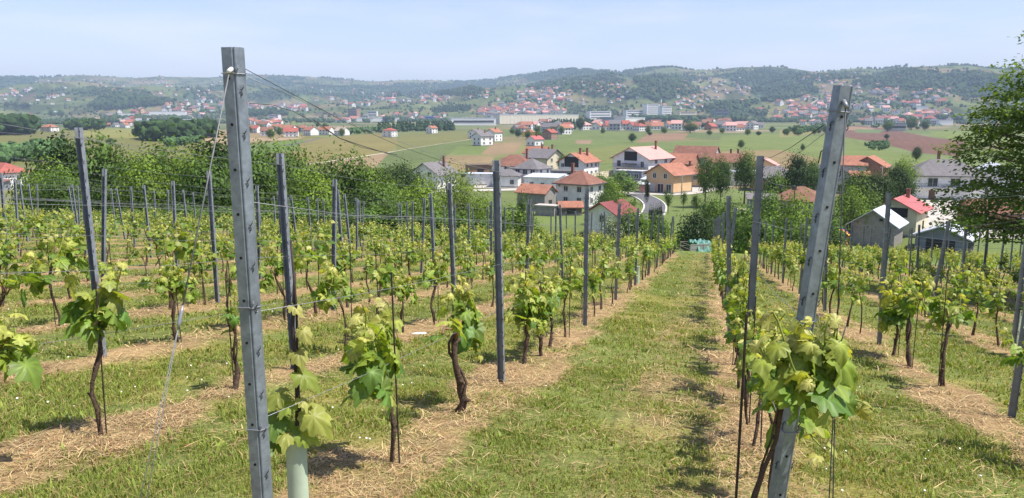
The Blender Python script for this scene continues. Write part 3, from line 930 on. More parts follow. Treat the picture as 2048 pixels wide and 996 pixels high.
def vine_parts(seed, near=False, lean=0.0, trunk_h=.72, rad=.021, nshoot=9, lsize=.105, span=.55, spread=.11, up=(.25, .55), lmul=1.0, drop=0.25, ox=0.0, oy=0.0):
    rng = np.random.default_rng(seed)
    tm, cm = MB(), MB()
    # trunk: gnarled, a little twisted
    n = 9 if near else 6
    ph, pts, rr = rng.uniform(0, 6.28), [], []
    for i in range(n + 1):
        t = i / n
        w = .055 * math.sin(ph + t * 4.2) * math.sin(math.pi * min(1, t * 1.1)) + lean * t
        w2 = .04 * math.cos(ph * 1.7 + t * 5.1) * t
        pts.append((w + rng.normal() * .006, w2 + rng.normal() * .006, -0.06 + t * (trunk_h + .06)))
        rr.append(rad * (1.45 - .75 * t + .18 * rng.normal()) if i else rad * 1.9)
    tm.tube(pts, [max(.008, r) for r in rr], 9 if near else 6)
    if near:                                                     # a second thin stem twisted round the first
        tm.tube([(p[0] + (rad * 1.7) * math.cos(i * .9 + ph), p[1] + rad * 1.7 * math.sin(i * .9 + ph), p[2]) for i, p in enumerate(pts)], [rad * .42] * len(pts), 6)
        for k in range(7):
            q = pts[rng.integers(1, n)]
            tm.tube([q, (q[0] + rng.normal() * rad * 1.2, q[1] + rng.normal() * rad * 1.2, q[2] + .02)], [rad * 1.05, rad * .3], 6)
    top = Vector(pts[-1])
    for s in (-1, 1):
        L = span * rng.uniform(.55, 1.0)
        q = [top - Vector((0, 0, .06)), top + Vector((s * L * .25, rng.normal() * .02, .06)), top + Vector((s * L * .6, rng.normal() * .03, .06 + rng.normal() * .03)), top + Vector((s * L, rng.normal() * .04, .05 + rng.normal() * .05))]
        cm.tube(q, [rad * .62, rad * .5, rad * .4, rad * .25], 6)
    P, N, T, SZ, AG = [], [], [], [], []
    for k in range(nshoot):
        x0 = rng.uniform(-span, span)
        p = np.array(top) + np.array((x0 + ox, rng.normal() * .03 + oy, rng.uniform(-.05, .08)))
        L = rng.uniform(*up)
        d = np.array((rng.normal() * .28, rng.normal() * .22 + .0, 1.0))
        if rng.random() < drop: d[2] = rng.uniform(-.6, .3); L *= .7
        d /= np.linalg.norm(d)
        nl = int((5 + L * 11) * lmul)
        path = []
        for i in range(nl):
            t = (i + .6) / nl
            q = p + d * L * t + np.array((0, 0, -.10 * t * t * L)) + np.array((rng.normal(), rng.normal(), 0)) * .012
            path.append(q)
            side = rng.normal(size=3); side[2] *= .35
            side /= np.linalg.norm(side)
            sz = lsize * (1.12 - .82 * t ** 1.4) * rng.uniform(.75, 1.2)
            pos = q + side * (spread * (.5 + .6 * rng.random()) * (1 - .6 * t)) + np.array((0, 0, -.01))
            P.append(pos)
            N.append(np.array((0, 0, .62)) + side * .55 + rng.normal(size=3) * .38 + np.array((.18, -.25, 0)))
            T.append(side * .9 + np.array((0, 0, -.75 + .7 * t)) + rng.normal(size=3) * .25)
            SZ.append(sz); AG.append(t * .92 + rng.normal() * .06 if t < .85 else rng.uniform(.7, 1.05))
        if len(path) > 2:
            cm.tube([tuple(p)] + [tuple(q) for q in path[::2]] + [tuple(path[-1])], .0042 if near else .004, 4, 1, cap=False)
            if near:
                for i in range(0, nl, 1):
                    cm.tube([tuple(path[i]), tuple(P[len(P) - nl + i])], .0016, 3, 1, cap=False)
    P, N, T, SZ, AG = np.array(P), np.array(N), np.array(T), np.array(SZ), np.array(AG)
    tv, tf = (LEAFV, LEAFF) if near else (LEAF2V, LEAF2F)
    sc = np.stack([SZ * rng.uniform(.85, 1.1, len(SZ)), SZ, SZ * rng.uniform(.2, 2.4, len(SZ))], 1)
    v, f, c = scatter(tv, tf, P, frames(N, T), sc, age_col(AG, rng))
    if near: c = c * np.tile(LEAFC, len(P))[:, None]
    return tm, cm, (v, f, c)

def vine_meshes(**kw):
    tm, cm, (v, f, c) = vine_parts(**kw)
    return (tm.mesh('trunk', M['bark'], True), cm.mesh('cane', [M['cane'], M['shoot']], True), arr_mesh('foliage', v, f, c, [M['vleaf']], True))
VAR = [vine_meshes(seed=100 + i, near=False, nshoot=(7, 11, 5, 9, 12, 8)[i % 6], up=(.22, .62), spread=.085, lmul=1.15, span=.45, lean=(-.12, .05, .1, -.04, 0)[i % 5], rad=(.014, .018, .012, .015)[i % 4], lsize=.084 + .010 * (i % 3), trunk_h=.70 + .05 * (i % 4)) for i in range(12)]
NEARV = [vine_meshes(seed=300 + i, near=True, nshoot=(6, 9, 5, 8, 10)[i % 5], up=(.22, .6), spread=.09, lmul=1.1, span=.42, lean=(-.14, .1, -.05, .06)[i % 4], rad=(.0115, .0155, .010)[i % 3], lsize=.108, trunk_h=.72 + .05 * (i % 4)) for i in range(9)]

def make_vine(meshes, loc, rz, label, scale=1.0):
    t = empty('grapevine', loc, rz)
    t.scale = (scale, scale, scale)
    tag(t, label, 'grapevine', 'grapevines trained along the trellis rows')
    for nm, me in zip(('trunk', 'cane', 'foliage'), meshes):
        mobj(nm, me, t)
    return t

SPECIAL = {  # vines one can tell apart at the front
    ('L', 0): [(4.93, dict(seed=901, near=True, trunk_h=.70, rad=.0115, nshoot=7, lsize=.155, span=.30, up=(.2, .55), spread=.13, lean=-.05), 'slim vine with big drooping leaves, right of the pale grow tube'),
               (6.40, dict(seed=902, near=True, trunk_h=.72, rad=.030, nshoot=8, lsize=.135, span=.42, up=(.25, .5), lean=-.03), 'old vine with a thick dark trunk in front of the lane post'),
               (8.75, dict(seed=903, near=True, trunk_h=.66, rad=.018, nshoot=12, lsize=.135, span=.42, up=(.25, .6), lean=.16), 'leafy vine on a slanting trunk just behind the lane post'),
               (9.45, dict(seed=904, near=True, trunk_h=.64, rad=.016, nshoot=11, lsize=.13, span=.40, up=(.2, .5)), None), (10.2, None, None)],
    ('R', 0): [(3.03, dict(seed=911, near=True, trunk_h=1.08, rad=.0115, nshoot=12, lsize=.125, span=.09, up=(.18, .50), spread=.075, lean=.12, drop=.40, lmul=.95, ox=.05, oy=-.06), 'bright leafy vine wrapped round the leaning right end post'),
               (3.95, dict(seed=912, near=True, trunk_h=.72, rad=.022, nshoot=8, lsize=.11, span=.26, up=(.2, .5), lean=-.03), 'vine with pale curled young leaves left of the leaning post'),
               (4.9, None, None), (5.7, None, None), (6.4, None, None), (7.05, None, None), (8.0, None, None), (8.7, None, None), (9.4, None, None)],
    ('L', 1): [(4.05, dict(seed=921, near=True, trunk_h=.60, rad=.018, nshoot=10, lsize=.17, span=.55, up=(.2, .4), spread=.16), 'vine with large yellow green leaves cut by the photo edge at left'),
               (5.2, dict(seed=922, near=True, trunk_h=.80, rad=.0125, nshoot=6, lsize=.155, span=.12, up=(.2, .62), lean=.05, lmul=.7, drop=.1), 'sparse vine with few leaves in front of the tall double post'),
               (6.78, dict(seed=923, near=True, trunk_h=.62, rad=.016, nshoot=3, lsize=.10, span=.10, up=(.2, .5), lmul=.6, drop=0), 'thin bare vine standing left of the tall pale end post'), (8.9, None, None), (9.9, None, None)],
    ('R', 1): [(5.9, None, None), (8.63, dict(seed=931, near=True, trunk_h=.84, rad=.019, nshoot=7, lsize=.12, lean=.1), 'vine on a crooked grey trunk near the right photo edge'),
               (9.96, dict(seed=932, near=True, trunk_h=.84, rad=.022, nshoot=7, lsize=.12, lean=.16), 'vine on a thick twisted dark trunk right of the lane'),
               (10.97, dict(seed=933, near=True, trunk_h=.62, rad=.016, nshoot=13, lsize=.15, span=.32, up=(.25, .55)), 'vine with a dense clump of large bright leaves beside a post'), (13.4, None, None)],
}
VINES = []
def place_vines():
    rng = np.random.default_rng(5)
    cand = []
    for side, k, c in ROWS:
        sp = SPECIAL.get((side, k), [])
        y = 3.6 + rng.uniform(0, 1)
        for (yy, kw, lab) in sp:
            cand.append((side, k, c, yy, kw, lab)); y = yy + 1.0
        if (side, k) == ('L', 0): y = 11.1
        py = [p[0].y for p in POSTS[(side, k)]]
        while y < YEND(side, k) - .3:
            if min(abs(y - q) for q in py) > .22:
                if rng.random() > .07: cand.append((side, k, c, y + rng.normal() * .05, None, None))
            y += rng.uniform(.92, 1.28)
    vis = []
    for s in cand:
        g = gpt(s[2] + 0.04 * rng.normal(), s[3])
        if inframe(g, .9, 70 if not s[5] else 260): vis.append((g, s))
    order = sorted(vis, key=lambda q: q[0].length)
    keep = set(id(q) for q in order[:298])
    cnt, far = {}, []
    for q in vis:
        g, (side, k, c, y, kw, lab) = q
        if id(q) not in keep:
            far.append(g); continue
        cnt[(side, k)] = cnt.get((side, k), -1) + 1
        d = g.length
        me = vine_meshes(**kw) if kw else (NEARV[rng.integers(len(NEARV))] if d < 13 else VAR[rng.integers(len(VAR))])
        lab = lab or 'leafy grapevine, %s from the front in %s' % (ORD[cnt[(side, k)]], rowname(side, k))
        rz = ROWAZ + (0 if kw or rng.random() < .5 else math.pi)
        if kw and kw['seed'] == 911:                                   # stands just in front of the leaning post
            g = at(1490, 1150, 3.03); g.z = Hs(g.x, g.y); rz = 0
        t = make_vine(me, g, rz, lab, 1.0 if kw else rng.uniform(.80, 1.2))
        if not kw: t.rotation_euler = (rng.normal() * .05, rng.normal() * .06, rz)
        VINES.append((t, side, k, cnt[(side, k)], d))
    # everything beyond the 300 nearest: one mass
    allv, allf, allc = [], [], []
    b = 0
    fv = [vine_parts(seed=100 + i, nshoot=6 + i % 5, up=(.22, .62), lsize=.105) for i in range(6)]
    tb = MB()
    for g in far:
        tm, cm, (v, f, c) = fv[rng.integers(6)]
        a = ROWAZ + (0 if rng.random() < .5 else math.pi)
        R = np.array(Matrix.Rotation(a, 3, 'Z'))
        vv = v @ R.T * rng.uniform(.9, 1.12) + np.array(g)
        allv.append(vv); allf.append(f + b); allc.append(c * rng.uniform(.9, 1.1)); b += len(vv)
        tb.add([tuple(np.array(p) @ R.T + np.array(g)) for p in tm.v], tm.f)
    if far:
        o = mobj('far_vines', arr_mesh('far_vines', np.concatenate(allv), np.concatenate(allf), np.concatenate(allc), [M['vleaf']]))
        tag(o, 'band of leafy vines at the far end of the vineyard rows', 'grapevines', None, 'stuff')
        tb.build('trunks', M['bark'], o)
        tag(bpy.data.objects['trunks'], kind='stuff')
place_vines()

# thin training rods beside the nearer vines
def place_rods():
    sides = sorted([v for v in VINES if v[4] < 15], key=lambda v: v[4])
    for t, side, k, n, d in sides:
        if random.random() < .12: continue
        m = MB()
        h = random.uniform(.95, 1.35)
        m.tube([(0, 0, -.1), (random.gauss(0, .02), random.gauss(0, .02), h)], .0058, 6)
        p = t.location + Vector((random.uniform(-.05, .07), random.uniform(-.08, .05), 0))
        o = m.build('vine_rod', M['rod'], None, False, p)
        tag(o, 'thin dark training rod beside the %s vine in %s' % (ORD[n], rowname(side, k)), 'rod', 'training rods beside the vines')
place_rods()

# the young vine in its pale grow tube
def tube_vine(base, h, r, label, leaves=True, seed=1):
    t = empty('grow_tube', base)
    tag(t, label, 'grow tube', 'pale plastic grow tubes')
    m = MB()
    n = 20
    prof = [(r * math.cos(2 * math.pi * i / n), r * .9 * math.sin(2 * math.pi * i / n)) for i in range(n)]
    vs = []
    for z, q in ((-.05, 1), (h * .5, 1.01), (h * .985, 1), (h, 1.05), (h + .004, 1.02), (h, .94), (h * .4, .94)):
        vs += [(x * q, y * q, z + (.004 * math.sin(i * 1.3) if z > h * .9 else 0)) for i, (x, y) in enumerate(prof)]
    fs = [(a * n + i, a * n + (i + 1) % n, (a + 1) * n + (i + 1) % n, (a + 1) * n + i) for a in range(6) for i in range(n)]
    m.add(vs, fs)
    m.build('sleeve', M['tube'], t, True)
    w = MB(); w.tube([(0, 0, h + .012), (r * .55, r * .5, h + .012), (r * .2, -r * .6, h + .01)], .004, 5); w.build('rim_tie', M['shoot'], t)
    return t
tb = gpt(-2.03, 3.72)
tb.x += .02
tube_vine(tb, .545, .051, 'pale green plastic grow tube on the grass beside the tall end post')
yv = empty('young_vine', tb + Vector((0, 0, 0)), 0)
tag(yv, 'young vine with a few leaves growing out of the pale grow tube', 'grapevine')
m = MB()
m.tube([(.0, 0, .1), (.008, 0, .5), (.018, .01, .8), (.012, .0, 1.1), (.03, .02, 1.36)], [.010, .011, .011, .010, .007], 7)
m.tube([(.03, .01, .5), (.02, .02, .8), (.035, .0, 1.2), (.02, .01, 1.52)], .006, 6)
m.build('stem', M['rod'], yv, True)
m = MB()
rng = np.random.default_rng(77)
P, N, T, SZ, AG = [], [], [], [], []
for (x, y, z, tx, ty, tz, s, a) in [(-.06, -.02, .76, -.9, -.2, -.5, .13, .45), (-.09, -.03, .63, -.5, -.3, -.9, .16, .3), (-.10, -.02, .52, -.3, -.2, -1, .15, .2), (.09, -.03, .66, .75, -.2, -.65, .16, .5),
                                  (.05, -.03, .87, .9, -.3, -.1, .13, .55), (.03, .0, .97, .3, -.4, -.5, .10, .75), (.04, -.04, .56, .7, -.4, .3, .11, .35), (-.03, -.05, .57, .2, -.5, .6, .10, .9),
                                  (.00, -.04, .56, -.2, -.3, .7, .11, .4), (.06, 0, 1.08, .5, -.3, -.6, .08, .85), (-.01, -.03, .72, -.2, -.8, .2, .09, .6), (.05, -.04, .74, .6, -.6, -.5, .07, .8), (.02, 0, 1.2, .5, -.2, -.3, .07, .9)]:
    P.append((x, y, z)); T.append((tx, ty, tz)); N.append((tx * .3 + .15, -.6 + rng.normal() * .2, .8)); SZ.append(s); AG.append(a)
    m.tube([(.012, 0, z - .03), ((x + .01) * .6, y * .5, z + .015), (x, y, z)], .0022, 4)
m.build('shoot', M['shoot'], yv, True)
SZ = np.array(SZ)
v, f, c = scatter(LEAFV, LEAFF, np.array(P), frames(np.array(N, float), np.array(T, float)), np.stack([SZ * .85, SZ, SZ * 1.6], 1), age_col(np.array(AG), rng))
mobj('foliage', arr_mesh('foliage', v, f, c, [M['vleaf']], True), yv)
tp = hit(2030, 694); tube_vine(tp, .62, .05, 'pale green grow tube round a vine near the right edge')
tp = gpt(ROWC_L[0], 23.2); tube_vine(tp, .55, .06, 'small white grow tube far along the row bordering the lane')
# a white plastic sleeve lying on the mulch
m = MB(); m.tube([(-.11, 0, .025), (0, .01, .03), (.12, 0, .028)], [.018, .024, .016], 10)
p = hit(836, 672); o = m.build('plastic_sleeve', M['whitepaint'], None, True, p); o.rotation_euler = (0, 0, .2)
tag(o, 'crumpled white plastic sleeve lying on the mulch', 'plastic scrap')

# ------------------------------------------------------------------ grass, straw, flowers
BLV = np.array([(-.5, 0, 0), (.5, 0, 0), (-.36, .22, .55), (.36, .22, .55), (0, .72, .95)])
BLF = np.array([(0, 1, 2), (2, 1, 3), (2, 3, 4)])
STV = np.array([(-.5, 0, 0), (.5, 0, 0), (-.5, .5, .10), (.5, .5, .10), (0, 1, .02)])
def ground_cover():
    rng = np.random.default_rng(9)
    gv, gf, gc, sv, sf, sc_ = [], [], [], [], [], []
    b = sb = 0
    for (r0, r1, ng, ns, hh, ww, sl) in [(2.3, 5, 62000, 24000, .050, .0046, .13), (5, 9, 85000, 30000, .055, .0068, .17), (9, 18, 80000, 26000, .062, .012, .22), (18, 34, 50000, 10000, .075, .022, .28), (34, 54, 15000, 0, .10, .045, .3)]:
        n = (ng + ns) * 3
        a = np.radians(rng.uniform(-36, 36, n))
        r = np.sqrt(rng.uniform(r0 * r0, r1 * r1, n))
        x, y = r * np.sin(a), r * np.cos(a)
        s = strawness(x, y)
        clump = fbm(x * 2.3, y * 2.3, 31, 3)
        wg = (1 - s * .93) * np.clip((clump - .30) * 3.6, .22, 1)
        wg[y > 52] = 0
        k = np.nonzero(rng.random(n) < wg)[0][:ng]
        z = H(x, y)
        m = len(k)
        P = np.stack([x[k], y[k], z[k] - .004 + .012 * (1 - ss(20, 60, r[k]))], 1)
        h = hh * .62 * rng.uniform(.4, 1.3, m) * (.5 + 1.0 * clump[k])
        big = rng.random(m) < .035                                    # broad weed leaves among the blades
        w = ww * rng.uniform(.6, 1.3, m) * np.where(big, 3.2, 1)
        h = h * np.where(big, 1.5, 1)
        lean = rng.uniform(.2, 1.6, m)
        sc = np.stack([w, h * lean, h], 1)
        col = np.array((.185, .25, .045)) * rng.uniform(.6, 1.35, (m, 1)) + rng.uniform(0, 1, (m, 1)) ** 2 * np.array((.10, .07, .02))
        dry = rng.random(m) < .13
        col[dry] = np.array((.36, .28, .12)) * rng.uniform(.6, 1.1, (dry.sum(), 1))
        v, f, c = scatter(BLV, BLF, P, rotz(rng.random(m) * 6.28), sc, col)
        gv.append(v); gf.append(f + b); gc.append(c); b += len(v)
        if ns:
            k = np.nonzero(rng.random(n) < np.clip(s * 1.3 - .20, 0.05, 1) * np.clip((fbm(x * 3, y * 3, 41, 2) - .2) * 2, .1, 1))[0][:ns]
            m = len(k)
            P = np.stack([x[k], y[k], z[k] + rng.uniform(.002, .035, m) * (1 - .5 * ss(20, 60, r[k]))], 1)
            L = sl * rng.uniform(.3, 1.15, m)
            sc = np.stack([ww * .75 * rng.uniform(.5, 1.1, m), L, L * rng.uniform(-.3, 1.6, m)], 1)
            R = rotz(rng.random(m) * 6.28)
            col = np.array((.47, .345, .175)) * rng.uniform(.35, 1.35, (m, 1)) * np.where(rng.random((m, 1)) < .3, np.array((.62, .5, .45)), 1) * (1 + rng.normal(0, .05, (m, 3)))
            v, f, c = scatter(STV, BLF, P, R, sc, col)
            sv.append(v); sf.append(f + sb); sc_.append(c); sb += len(v)
    tag(mobj('grass', arr_mesh('grass', np.concatenate(gv), np.concatenate(gf), np.concatenate(gc), [M['grass']])), 'short patchy green grass growing between the vine rows', 'grass', None, 'stuff')
    tag(mobj('straw', arr_mesh('straw', np.concatenate(sv), np.concatenate(sf), np.concatenate(sc_), [M['straw']])), 'dry cut straw lying along the feet of the vines', 'straw', None, 'stuff')
    # daisies
    n = 520
    a = np.radians(rng.uniform(-35, 35, n)); r = np.sqrt(rng.uniform(8, 260, n))
    x, y = r * np.sin(a), r * np.cos(a)
    k = (strawness(x, y) < .2) & (fbm(x * .55, y * .55, 77, 2) > .58)
    x, y = x[k], y[k]
    ang = np.linspace(0, 6.283, 9)[:-1]
    tv = np.array([(0, 0, .1)] + [(math.cos(q), math.sin(q), 0) for q in ang])
    tf = np.array([(0, i + 1, (i + 1) % 8 + 1) for i in range(8)])
    N = np.array((.2, -.5, 1)) + rng.normal(0, .25, (len(x), 3))
    v, f, c = scatter(tv, tf, np.stack([x, y, H(x, y) + rng.uniform(.035, .06, len(x))], 1), frames(N, runit(len(x), rng)), rng.uniform(.005, .0085, len(x)), np.ones((len(x), 3)))
    tag(mobj('daisies', arr_mesh('daisies', v, f, c, [M['petal']])), 'tiny white daisies dotted through the grass', 'daisies', None, 'stuff')
ground_cover()
# ------------------------------------------------------------------ roads and yards
def ribbon(name, path, width, m, dz=.10, kerb=False, kind='structure'):
    P = [hit(*p) for p in path]
    pts = []
    for i in range(len(P) - 1):
        n = max(2, int((P[i + 1] - P[i]).length / 2.5))
        for k in range(n): pts.append(P[i].lerp(P[i + 1], k / n))
    pts.append(P[-1])
    for _ in range(6):
        pts = [pts[0]] + [(pts[i - 1] + pts[i] * 2 + pts[i + 1]) / 4 for i in range(1, len(pts) - 1)] + [pts[-1]]
    def strip(o0, o1, z0):
        vs, fs = [], []
        for i, p in enumerate(pts):
            t = (pts[min(i + 1, len(pts) - 1)] - pts[max(i - 1, 0)]); t.z = 0; t.normalize()
            nrm = Vector((-t.y, t.x, 0))
            for k in range(5):
                q = p + nrm * (o0 + (o1 - o0) * k / 4)
                vs.append((q.x, q.y, Hs(q.x, q.y) + z0))
        for i in range(len(pts) - 1):
            for k in range(4):
                a = i * 5 + k
                fs.append((a, a + 5, a + 6, a + 1))
        return vs, fs
    mb = MB(); mb.add(*strip(-width / 2, width / 2, dz))
    o = tag(mb.build(name, m), kind=kind)
    if kerb:
        for s in (-1, 1):
            mb = MB()
            vs, fs = [], []
            for i, p in enumerate(pts):
                t = (pts[min(i + 1, len(pts) - 1)] - pts[max(i - 1, 0)]); t.z = 0; t.normalize()
                nrm = Vector((-t.y, t.x, 0))
                for off, hh in ((0, -.1), (0, .22), (.35, .22), (.35, -.1)):
                    q = p + nrm * s * (width / 2 + off + .003)
                    vs.append((q.x, q.y, Hs(q.x, q.y) + hh + .0))
            for i in range(len(pts) - 1):
                for k in range(3):
                    a = i * 4 + k
                    fs.append((a, a + 4, a + 5, a + 1))
            mb.add(vs, fs)
            mb.build('kerb', M['kerb'], o)
    return o
def yard(name, quad, m, dz=.07):
    c = [hit(*p) for p in quad]
    vs, fs, n = [], [], 10
    for i in range(n + 1):
        for j in range(n + 1):
            q = c[0].lerp(c[1], j / n).lerp(c[3].lerp(c[2], j / n), i / n)
            vs.append((q.x, q.y, Hs(q.x, q.y) + dz))
    for i in range(n):
        for j in range(n):
            a = i * (n + 1) + j
            fs.append((a, a + 1, a + n + 2, a + n + 1))
    mb = MB(); mb.add(vs, fs)
    return tag(mb.build(name, m), kind='structure')
ribbon('road', [(1300, 349), (1284, 355), (1262, 364), (1240, 378)], 5.0, M['asphalt'], .10, True)
ribbon('concrete_road', [(1222, 384), (1262, 386), (1310, 389), (1352, 391), (1400, 383), (1450, 372), (1520, 362), (1600, 356)], 5.2, M['concrete'], .104)
ribbon('curved_road', [(1268, 388), (1288, 394), (1304, 403), (1312, 413), (1306, 430), (1290, 445)], 4.6, M['asphalt'], .11, True)
ribbon('village_street', [(860, 384), (960, 381), (1060, 379), (1120, 379), (1150, 371)], 6.0, M['concrete'], .10)
ribbon('farm_track', [(600, 331), (690, 319), (785, 304)], 2.6, M['track'], .14)
ribbon('farm_track', [(785, 304), (870, 290), (948, 277)], 1.2, M['track'], .14)
ribbon('farm_track', [(570, 292), (610, 284), (640, 276)], 3.0, M['asphalt'], .14)
ribbon('valley_road', [(1455, 248), (1478, 240), (1490, 234)], 7.0, M['concrete'], .2)
ribbon('valley_road', [(1612, 214), (1630, 203), (1640, 196)], 10.0, M['concrete'], .6)
ribbon('village_lane', [(1395, 470), (1428, 452), (1452, 438), (1480, 418)], 3.0, M['track'], .12)
yard('paved_yard', [(940, 376), (1120, 378), (1150, 356), (980, 358)], M['concrete'])
yard('paved_yard', [(1352, 388), (1420, 378), (1440, 362), (1380, 366)], M['concrete'])
yard('paved_yard', [(1105, 392), (1128, 400), (1140, 374), (1112, 372)], M['concrete'], .12)
yard('paved_yard', [(1180, 356), (1225, 360), (1232, 348), (1185, 344)], M['concrete'])
yard('paved_yard', [(1800, 470), (2080, 480), (2080, 400), (1790, 396)], M['concrete'])
yard('paved_yard', [(1590, 376), (1640, 378), (1650, 366), (1590, 362)], M['concrete'])
yard('paved_yard', [(-40, 380), (70, 380), (60, 366), (-40, 366)], M['concrete'])

# ------------------------------------------------------------------ houses
def face_frame(w, d, f):
    return {'F': (Vector((1, 0, 0)), Vector((0, -1, 0)), d / 2), 'B': (Vector((-1, 0, 0)), Vector((0, 1, 0)), d / 2),
            'L': (Vector((0, -1, 0)), Vector((-1, 0, 0)), w / 2), 'R': (Vector((0, 1, 0)), Vector((1, 0, 0)), w / 2)}[f]
def facebox(m, w, d, f, u, z, bw, bh, bt, out, mi=0):
    ax, nr, off = face_frame(w, d, f)
    c = ax * u + nr * (off + out)
    dims = (bw, bt, bh) if f in 'FB' else (bt, bw, bh)
    m.box((c.x, c.y, z), dims, 0, mi)
def roof_mesh(kind, w, d, z, rh, ov, th=.16, ridge='x'):
    m = MB()
    if kind == 'flat':
        m.box((0, 0, z + th / 2 + .002), (w + 2 * ov, d + 2 * ov, th))
    elif kind == 'shed':
        a, b = d / 2 + ov, w / 2 + ov
        vs = [(-b, -a, z), (b, -a, z), (b, a, z + rh), (-b, a, z + rh)]
        vs += [(x, y, q + th) for x, y, q in vs]
        m.add(vs, [(3, 2, 1, 0), (4, 5, 6, 7), (0, 1, 5, 4), (1, 2, 6, 5), (2, 3, 7, 6), (3, 0, 4, 7)])
    elif kind == 'hip':
        b, a = w / 2 + ov, d / 2 + ov
        k = rh / (d / 2) * ov
        rl = max(0.0, w / 2 - d / 2) if w >= d else 0
        rl2 = max(0.0, d / 2 - w / 2) if d > w else 0
        r0, r1 = (-max(rl, .02), -rl2, z + rh), (max(rl, .02), rl2, z + rh)
        if d > w: r0, r1 = (0, -rl2, z + rh), (0, rl2, z + rh)
        vs = [(-b, -a, z - k * .5), (b, -a, z - k * .5), (b, a, z - k * .5), (-b, a, z - k * .5), r0, r1]
        vs += [(x, y, q - th) for x, y, q in vs[:4]]
        if d > w: top = [(0, 1, 4), (1, 2, 5, 4), (2, 3, 5), (3, 0, 4, 5)]
        else: top = [(0, 1, 5, 4), (1, 2, 5), (2, 3, 4, 5), (3, 0, 4)]
        m.add(vs, top + [(0, 6, 7, 1), (1, 7, 8, 2), (2, 8, 9, 3), (3, 9, 6, 0), (9, 8, 7, 6)])
    else:                                                          # gable, ridge along x or y
        b, a = (w / 2, d / 2) if ridge == 'x' else (d / 2, w / 2)
        k = rh / a * ov
        for s in (-1, 1):
            vs = [(-b - ov, s * (a + ov), z - k), (b + ov, s * (a + ov), z - k), (b + ov, 0, z + rh), (-b - ov, 0, z + rh)]
            vs += [(x, y, q + th) for x, y, q in vs]
            if ridge == 'y': vs = [(-y, x, q) for x, y, q in vs]
            fs = [(3, 2, 1, 0), (4, 5, 6, 7), (0, 1, 5, 4), (1, 2, 6, 5), (3, 0, 4, 7)]
            if s > 0: fs = [tuple(reversed(q)) for q in fs]
            m.add(vs, fs)
    return m
def wall_mesh(kind, w, d, h, rh, ridge='x', base=1.2):
    m = MB()
    a, b = w / 2, d / 2
    vs = [(-a, -b, -base), (a, -b, -base), (a, b, -base), (-a, b, -base), (-a, -b, h), (a, -b, h), (a, b, h), (-a, b, h)]
    fs = [(0, 1, 5, 4), (1, 2, 6, 5), (2, 3, 7, 6), (3, 0, 4, 7), (4, 5, 6, 7)]
    if kind == 'shed':
        vs[6] = (a, b, h + rh); vs[7] = (-a, b, h + rh)
    m.add(vs, fs)
    if kind == 'gable':
        e = .02
        if ridge == 'x':
            m.add([(-a, -b, h), (-a, b, h), (-a, 0, h + rh - e), (a, -b, h), (a, b, h), (a, 0, h + rh - e)], [(0, 2, 1), (3, 4, 5), (0, 3, 5, 2), (1, 2, 5, 4)])
        else:
            m.add([(-a, -b, h), (a, -b, h), (0, -b, h + rh - e), (-a, b, h), (a, b, h), (0, b, h + rh - e)], [(0, 1, 2), (3, 5, 4), (0, 2, 5, 3), (1, 4, 5, 2)])
    return m
